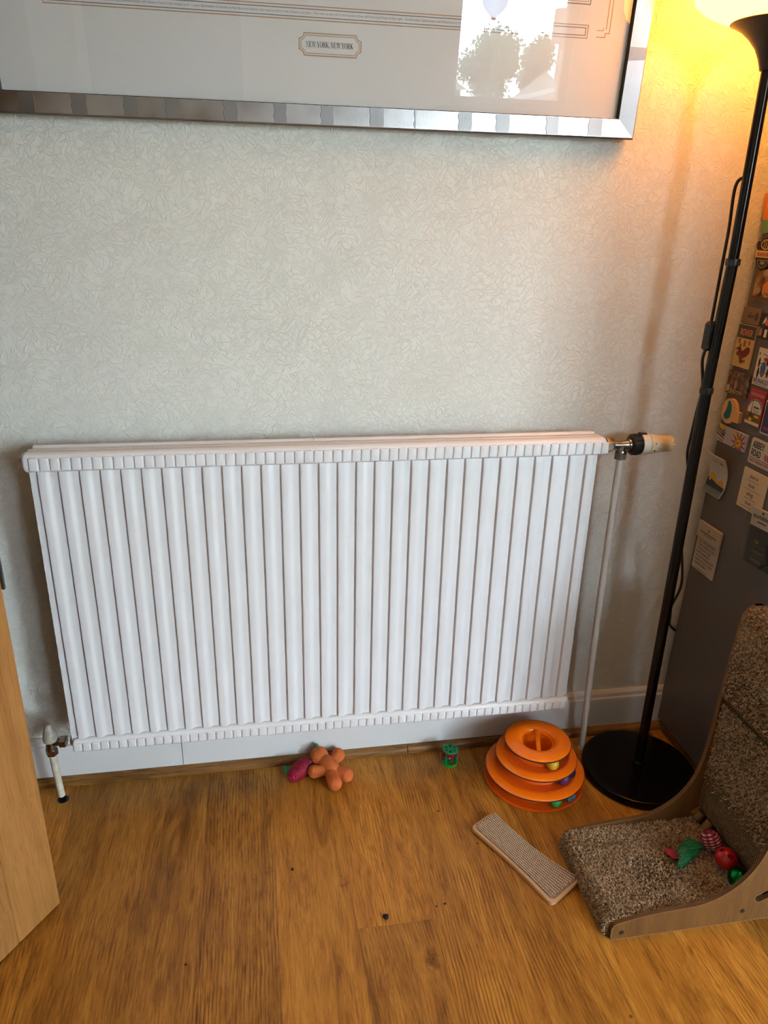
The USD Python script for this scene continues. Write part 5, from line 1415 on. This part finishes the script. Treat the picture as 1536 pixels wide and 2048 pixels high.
s = trimesh.creation.icosphere(5, 0.0222)
s.apply_scale([1, 1.05, 1])
s.apply_translation((1.3000, -0.5665, CZ + 0.0222))
t = thing('cat_toy', 'dark mirror-green ball with pale rim at the near end of the gap', 'cat toy', base=(1.3000, -0.5665, CZ))
part(t, 'ball_shell', s, m_gfoil, smooth=True)
rg = np.linspace(0, 2 * np.pi, 60)
part(t, 'rim', tube(np.stack([1.3000 + 0.0222 * np.cos(rg), -0.5665 + 0.0233 * np.sin(rg), CZ + 0.0222 + 0 * rg - 0.006 + 0.004 * np.cos(rg)], 1), 0.0009, 8, False), plain('pale_green_rim', (0.35, 0.45, 0.32), 0.2, 0.6), label='pale moulding line')

# crumbs on the floor
m_crumb = plain('dark_crumb', (0.01, 0.009, 0.009), 0.9)
for k, (x, y, r_, lab) in enumerate(((0.615, -0.4915, 0.0058, 'black crumb on the open floor left of the scratch mat, the largest one'), (0.735, -0.478, 0.0024, 'small dark crumb on the floor, right of the largest crumb'),
                                     (0.717, -0.481, 0.0017, 'tiny dark crumb on the floor beside the small dark crumb'), (0.244, -0.533, 0.0022, 'dark crumb on the floor between pine door and radiator'), (0.444, -0.351, 0.0030, 'flat dark fleck on the floor below the crimson toy'))):
    c = trimesh.creation.icosphere(2, r_)
    c.vertices *= (0.75 + 0.5 * meshkit.noise(c.vertices / r_ * 1.5 + 7 * k))[:, None]
    c.vertices[:, 2] *= 0.6
    c.apply_translation((x, y, -c.vertices[:, 2].min()))
    t = thing('crumb', lab, 'crumb', base=(x, y, 0))
    part(t, 'lump', c, m_crumb)

# ------------------------------------------------------------------ seen through the window, in the picture glass
m_leaf = MAT('tree_leaves', {'g': ('geometry', {}), 'n': ('noise_texture', {'scale': 4.0, 'detail': 3.0}), 'r': ('rgb_ramp', {'ramp': [(0.3, (0.10, 0.17, 0.12)), (0.7, (0.30, 0.40, 0.29))]}), 'd': ('diffuse_bsdf', {}), 't': ('translucent_bsdf', {}), 'm': ('mix_closure', {'fac': 0.25})},
             [('g.position', 'n.vector'), ('n.fac', 'r.fac'), ('r.color', 'd.color'), ('r.color', 't.color'), ('d.BSDF', 'm.closure1'), ('t.BSDF', 'm.closure2')], surface='m.closure')
m_bark = plain('bark', (0.10, 0.075, 0.055), 0.9)
m_grass = plain('lawn', (0.08, 0.12, 0.05), 0.95)
m_render = plain('house_render', (0.26, 0.22, 0.20), 0.9)
m_roof = plain('slate_roof', (0.22, 0.20, 0.20), 0.8)
m_fascia = plain('white_fascia', (0.42, 0.44, 0.47), 0.5)
struct('ground_outside', bx(-20, 40, -60, YB - 0.13, -0.6, -0.5), m_grass, 'lawn outside the window', 'ground')


def tree(base, top, radx, radz, cz, n, lab):
    t = thing('garden_tree', lab, 'tree', base=(base[0], base[1], -0.5))
    part(t, 'trunk', tube(spline([(base[0], base[1], -0.5), (base[0] + 0.05, base[1], cz - radz * 0.6), (top[0], base[1], cz + radz * 0.3)], 12), np.linspace(0.14, 0.05, 12), 10), m_bark)
    lv_ = np.random.default_rng(int(base[0] * 100))
    cl = lv_.normal(0, 1, (26, 3))
    cl /= np.linalg.norm(cl, axis=1)[:, None]
    cl = np.array([top[0], base[1], cz]) + cl * np.array([radx, radx, radz]) * lv_.uniform(0.35, 0.9, (26, 1))
    k = lv_.integers(0, 26, n)
    p = cl[k] + lv_.normal(0, 0.24, (n, 3)) * radx * 0.75
    e1 = lv_.normal(0, 1, (n, 3))
    e2 = lv_.normal(0, 1, (n, 3))
    e1 *= 0.085 / np.linalg.norm(e1, axis=1)[:, None]
    e2 *= 0.05 / np.linalg.norm(e2, axis=1)[:, None]
    V = np.stack([p - e1, p + e2, p + e1, p - e2], 1).reshape(-1, 3)
    F = (np.array([(0, 1, 2), (0, 2, 3)])[None] + (np.arange(n) * 4)[:, None, None]).reshape(-1, 3)
    part(t, 'foliage', trimesh.Trimesh(V, F, process=False), m_leaf, smooth=False, kind='stuff')


tree((9.15, -28.0), (9.05, 0), 0.98, 1.20, 1.85, 8500, 'larger garden tree mirrored at the left of the picture glass')
tree((11.35, -30.0), (11.35, 0), 0.66, 1.05, 2.0, 5200, 'smaller garden tree mirrored beside the larger one')
hs = thing('neighbour_house', 'pale rendered house with chimney mirrored in the picture glass', 'house', base=(11.0, -24, -0.5))
part(hs, 'wall', prism(Polygon([(9.18, -22), (11.6, -28), (17, -28), (15, -22)]), 3.05, -0.5), m_render)
rf_ = trimesh.convex.convex_hull(np.array([(9.1, -21.9, 2.5), (11.6, -28.1, 2.5), (15.2, -22, 2.5), (17.2, -28, 2.5), (11.6, -25, 4.0), (14.2, -25, 4.0)]))
part(hs, 'roof', rf_, m_roof)
part(hs, 'chimney', bx(9.42, 9.75, -23.3, -22.6, 2.4, 3.25), m_render)
bg = thing('garden_building', 'low white-edged building with glass roof mirrored in the picture glass', 'garden building', base=(7.3, -18, -0.5))
part(bg, 'wall', prism(Polygon([(6.95, -18.1), (7.7, -20), (9.4, -20), (8.6, -18.1)]), 1.6, -0.5), m_render)
part(bg, 'gable', trimesh.convex.convex_hull(np.array([(6.75, -18, 1.10), (7.95, -18, 1.35), (7.45, -18, 1.66), (7.5, -20, 1.10), (8.7, -20, 1.35), (8.2, -20, 1.66)])), m_fascia)
part(bg, 'low_roof', trimesh.convex.convex_hull(np.array([(4.5, -12, 1.0), (6.2, -12, 1.42), (4.5, -12, 1.08), (6.2, -12, 1.50), (4.5, -13.5, 1.0), (6.2, -13.5, 1.42)])), m_fascia)
lh = thing('neighbour_house', 'small far roof mirrored at the left edge of the window', 'house', base=(6.2, -25, -0.5))
part(lh, 'wall', bx(5.0, 7.0, -27, -24, -0.5, 1.15), m_render)
part(lh, 'roof', trimesh.convex.convex_hull(np.array([(4.9, -23.9, 1.1), (7.2, -23.9, 1.1), (4.9, -27, 1.1), (7.2, -27, 1.1), (5.6, -25.4, 1.9), (6.4, -25.4, 1.75)])), m_roof)

# glass drop hanging in the window
gl = thing('glass_drop', 'clear glass drop hanging in the window behind the camera', 'ornament', base=(1.843, -3.46, 1.775))
m_crystal = PANE('tinted_glass', (0.50, 0.55, 0.64), 0.02, 1.5)
part(gl, 'drop', lathe([(0, 1.775), (0.012, 1.778), (0.016, 1.785), (0.045, 1.81), (0.066, 1.84), (0.077, 1.875), (0.075, 1.91), (0.06, 1.945), (0.03, 1.97), (0.006, 1.98)], 40, (1.843, -3.46, 0)), m_crystal)
part(gl, 'tip', lathe([(0, 1.768), (0.012, 1.77), (0.014, 1.777), (0.012, 1.784), (0, 1.785)], 24, (1.843, -3.46, 0)), m_chrome)
part(gl, 'thread', rod((1.843, -3.46, 1.978), (1.843, -3.46, 2.42), 0.0012, 8), m_black)
